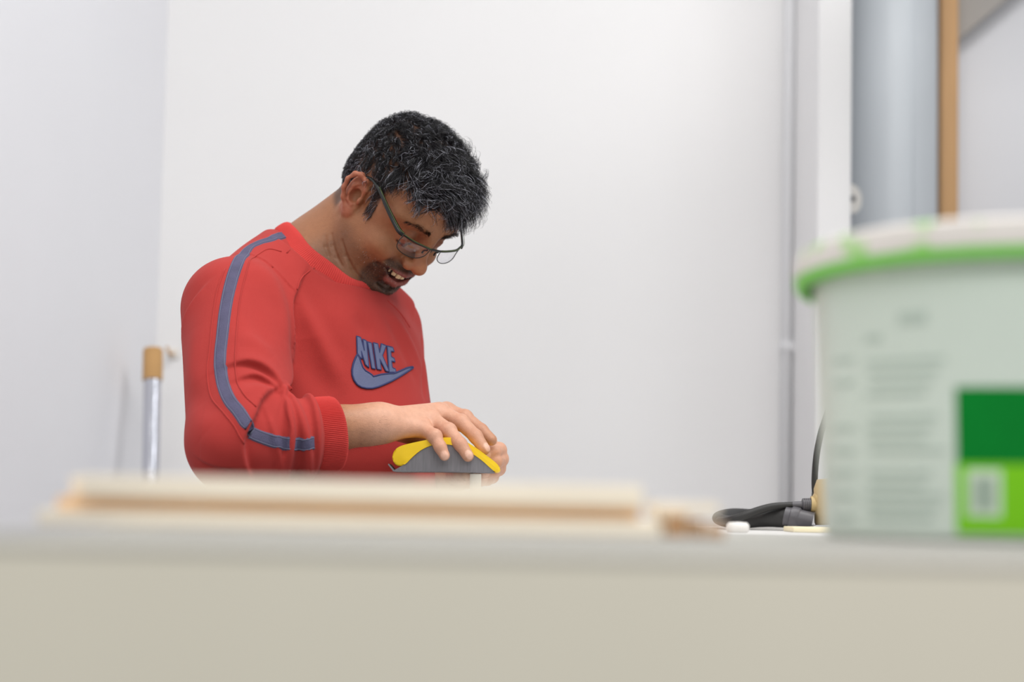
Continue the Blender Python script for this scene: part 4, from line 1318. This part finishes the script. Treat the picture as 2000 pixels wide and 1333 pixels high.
for i in range(2):
    a = ANK[i]
    def shoe_sdf(P):
        P = np.asarray(P, np.float32)
        Q = ((P - a.astype(np.float32)) @ BM.T.astype(np.float32))
        d = ell(Q, (0.06, 0, -0.045), (0.140, 0.048, 0.045))
        d = smin(d, cap(Q, (0, 0, 0.01), (0.0, 0, -0.04), 0.042, 0.042), 0.03)
        return smax(d, -(Q[:, 2] + 0.0625), 0.004)
    v_, f_ = extract(shoe_sdf, a + np.array([-.25, -.25, -.09]), a + np.array([.25, .25, .08]), 0.006, slack=2)
    sh = mesh_obj('shoe', v_, f_, M['shoe'], person)
    ol = []
    for k in range(40):
        t = 2 * math.pi * k / 40
        ol.append((0.06 + 0.143 * math.cos(t), 0.052 * math.sin(t)))
    bm = bmesh.new()
    lo_v = [bm.verts.new(Vector(T(0, 0, 0) * 0 + np.array([a[0], a[1], 0.001]) + x * FB + y * LB)) for x, y in ol]
    hi_v = [bm.verts.new(v.co + Vector((0, 0, 0.021))) for v in lo_v]
    bm.faces.new(lo_v); bm.faces.new(hi_v)
    for k in range(40): bm.faces.new((lo_v[k], lo_v[(k + 1) % 40], hi_v[(k + 1) % 40], hi_v[k]))
    bm_obj('sole', bm, M['sole'], sh, smooth=True, angle=40)

# ---- fine hair on the forearm
na = 550
tt = rng.uniform(0.62, 1.0, na); an = rng.uniform(0, 6.28, na)
fa = (WR_R - EL_R) / np.linalg.norm(WR_R - EL_R); f1 = np.cross(fa, UB); f1 /= np.linalg.norm(f1); f2 = np.cross(f1, fa)
q = EL_R + (WR_R - EL_R) * tt[:, None] + 0.034 * (np.cos(an)[:, None] * f1 + np.sin(an)[:, None] * f2)
rt_, nm_ = nearest(q, body_sdf, it=4)
ah = strands('arm_hair', rt_ - nm_ * 0.0004, fa + nm_ * 0.3 - UB * 0.5 + rng.normal(0, .3, (na, 3)), rng.uniform(.004, .008, na), 0.00006, 0.15, np.tile(SK(50, 36, 30), (na, 1)), M['hair'], person, seg=3)
ah['kind'] = 'stuff'

# ---- eyeglasses
gl = empty('eyeglasses', hw((0.10, 0, 0.0)), 'black half-rim eyeglasses with green edge worn by the man', 'eyeglasses')
def hp_(l): return [hw(p) for p in l]
for s in (-1, 1):
    TOP = [(0.1165, s * 0.010, 0.0120), (0.1160, s * 0.022, 0.0140), (0.1105, s * 0.042, 0.0155), (0.1010, s * 0.0565, 0.0165)]
    LOW = [(0.1010, s * 0.0565, 0.0165), (0.1000, s * 0.0575, 0.004), (0.1030, s * 0.0550, -0.0065), (0.1100, s * 0.042, -0.0105), (0.1150, s * 0.025, -0.0095), (0.1165, s * 0.0130, -0.0020), (0.1165, s * 0.010, 0.0120)]
    tube('brow_bar', hp_(TOP), 0.0017, M['frame'], gl, n=10)
    tube('green_trim', hp_([(x + 0.0012, y, z + 0.0016) for x, y, z in TOP]), 0.0004, M['frame_green'], gl, n=8)
    tube('lower_rim', hp_(LOW), 0.00065, M['frame'], gl, n=8)
    loop = catmull(np.array(TOP + LOW[1:-1]), 4)
    ctr = loop.mean(0)
    V = [hw(ctr)] + [hw(p) for p in loop]; V2_ = [hw(ctr - np.array([0.0014, 0, 0]))] + [hw(p - np.array([0.0014, 0, 0])) for p in loop]
    nL = len(loop)
    Fc = [(0, 1 + i, 1 + (i + 1) % nL) for i in range(nL)] + [(nL + 1, nL + 2 + (i + 1) % nL, nL + 2 + i) for i in range(nL)]
    Fc += [(1 + i, nL + 2 + i, nL + 2 + (i + 1) % nL, 1 + (i + 1) % nL) for i in range(nL)]
    mesh_obj('lens', V + V2_, Fc, M['lens'], gl, smooth=True)
    TP = [(0.1010, s * 0.0580, 0.0165), (0.092, s * 0.0640, 0.0180), (0.062, s * 0.0715, 0.0260), (0.022, s * 0.0755, 0.0345), (-0.004, s * 0.0748, 0.0310), (-0.024, s * 0.0745, 0.0170), (-0.032, s * 0.073, -0.002)]
    tube('temple', hp_(TP), [0.0026, 0.0030, 0.0026, 0.0020, 0.0018, 0.0018, 0.0018], M['frame'], gl, n=12, flat=(0.6, 1.3))
    tube('green_trim', hp_([(x + 0.0008, y + s * 0.0012, z + 0.0034) for x, y, z in TP[:4]]), 0.0004, M['frame_green'], gl, n=8)
    tube('nose_pad', hp_([(0.1130, s * 0.0105, 0.007), (0.1085, s * 0.0115, 0.002), (0.1085, s * 0.0120, -0.003)]), 0.0014, M['frame'], gl, n=8)
tube('bridge', hp_([(0.1165, -0.010, 0.0120), (0.1185, 0.0, 0.0130), (0.1165, 0.010, 0.0120)]), 0.0017, M['frame'], gl, n=10)

# ---- sanding block and dowel
YN, YF = 2.662, 2.738
def pz(px, py, Y=YN): return tuple(W(px, py, Y)[[0, 2]])
blk = empty('sanding_block', W(870, 920, 2.70), 'yellow curved sanding block wrapped in grey abrasive paper in his hand', 'sanding block')
pad = [(766, 897), (768, 884), (778, 874), (795, 868), (822, 862), (850, 857), (880, 855), (905, 861), (928, 874), (950, 890), (968, 904), (976, 914), (976, 921), (968, 923), (958, 915), (940, 899), (918, 884), (895, 873), (868, 868), (842, 871), (822, 880), (806, 893), (794, 905), (784, 911), (772, 908)]
P_ = catmull(np.array([pz(*p) for p in pad] + [pz(*pad[0])]), 3)[:-1]
prism('pad', [tuple(p) for p in P_], YN, YF, M['yellow'], blk, bevel=0.003)
paper = [(766, 921), (782, 912), (795, 904.5), (807, 892.5), (823, 879.5), (843, 870.5), (868, 867.5), (896, 872.5), (919, 883.5), (941, 898.5), (959, 914.5), (965, 922), (950, 923.5), (920, 922.5), (860, 921), (800, 921)]
prism('paper_side', [pz(*p) for p in paper], YN + 0.0012, YN + 0.0028, M['grit'], blk, smooth=False)
prism('paper_sole', [pz(759, 906), pz(770, 918.5), pz(784, 920.5), pz(860, 920.5), pz(920, 922), pz(966, 923), pz(966, 924.2), pz(920, 923.4), pz(860, 921.9), pz(784, 921.9), pz(768, 921.2), pz(757.5, 908)], YN + 0.001, YF - 0.002, M['grit'], blk, smooth=False)
dt = W(929, 925.5, 2.705); 
props(lathe('dowel', [(0, 0), (0.0074, 0), (0.0078, 0.0006), (0.0078, dt[2] - ZT - 0.0012), (0.0070, dt[2] - ZT - 0.0004), (0, dt[2] - ZT - 0.0004)], (dt[0], dt[1], ZT + 0.0002), M['dowel'], None, n=32),
      'pale wooden dowel held upright beneath the sanding block', 'dowel')
print('total', time.time() - _t0)
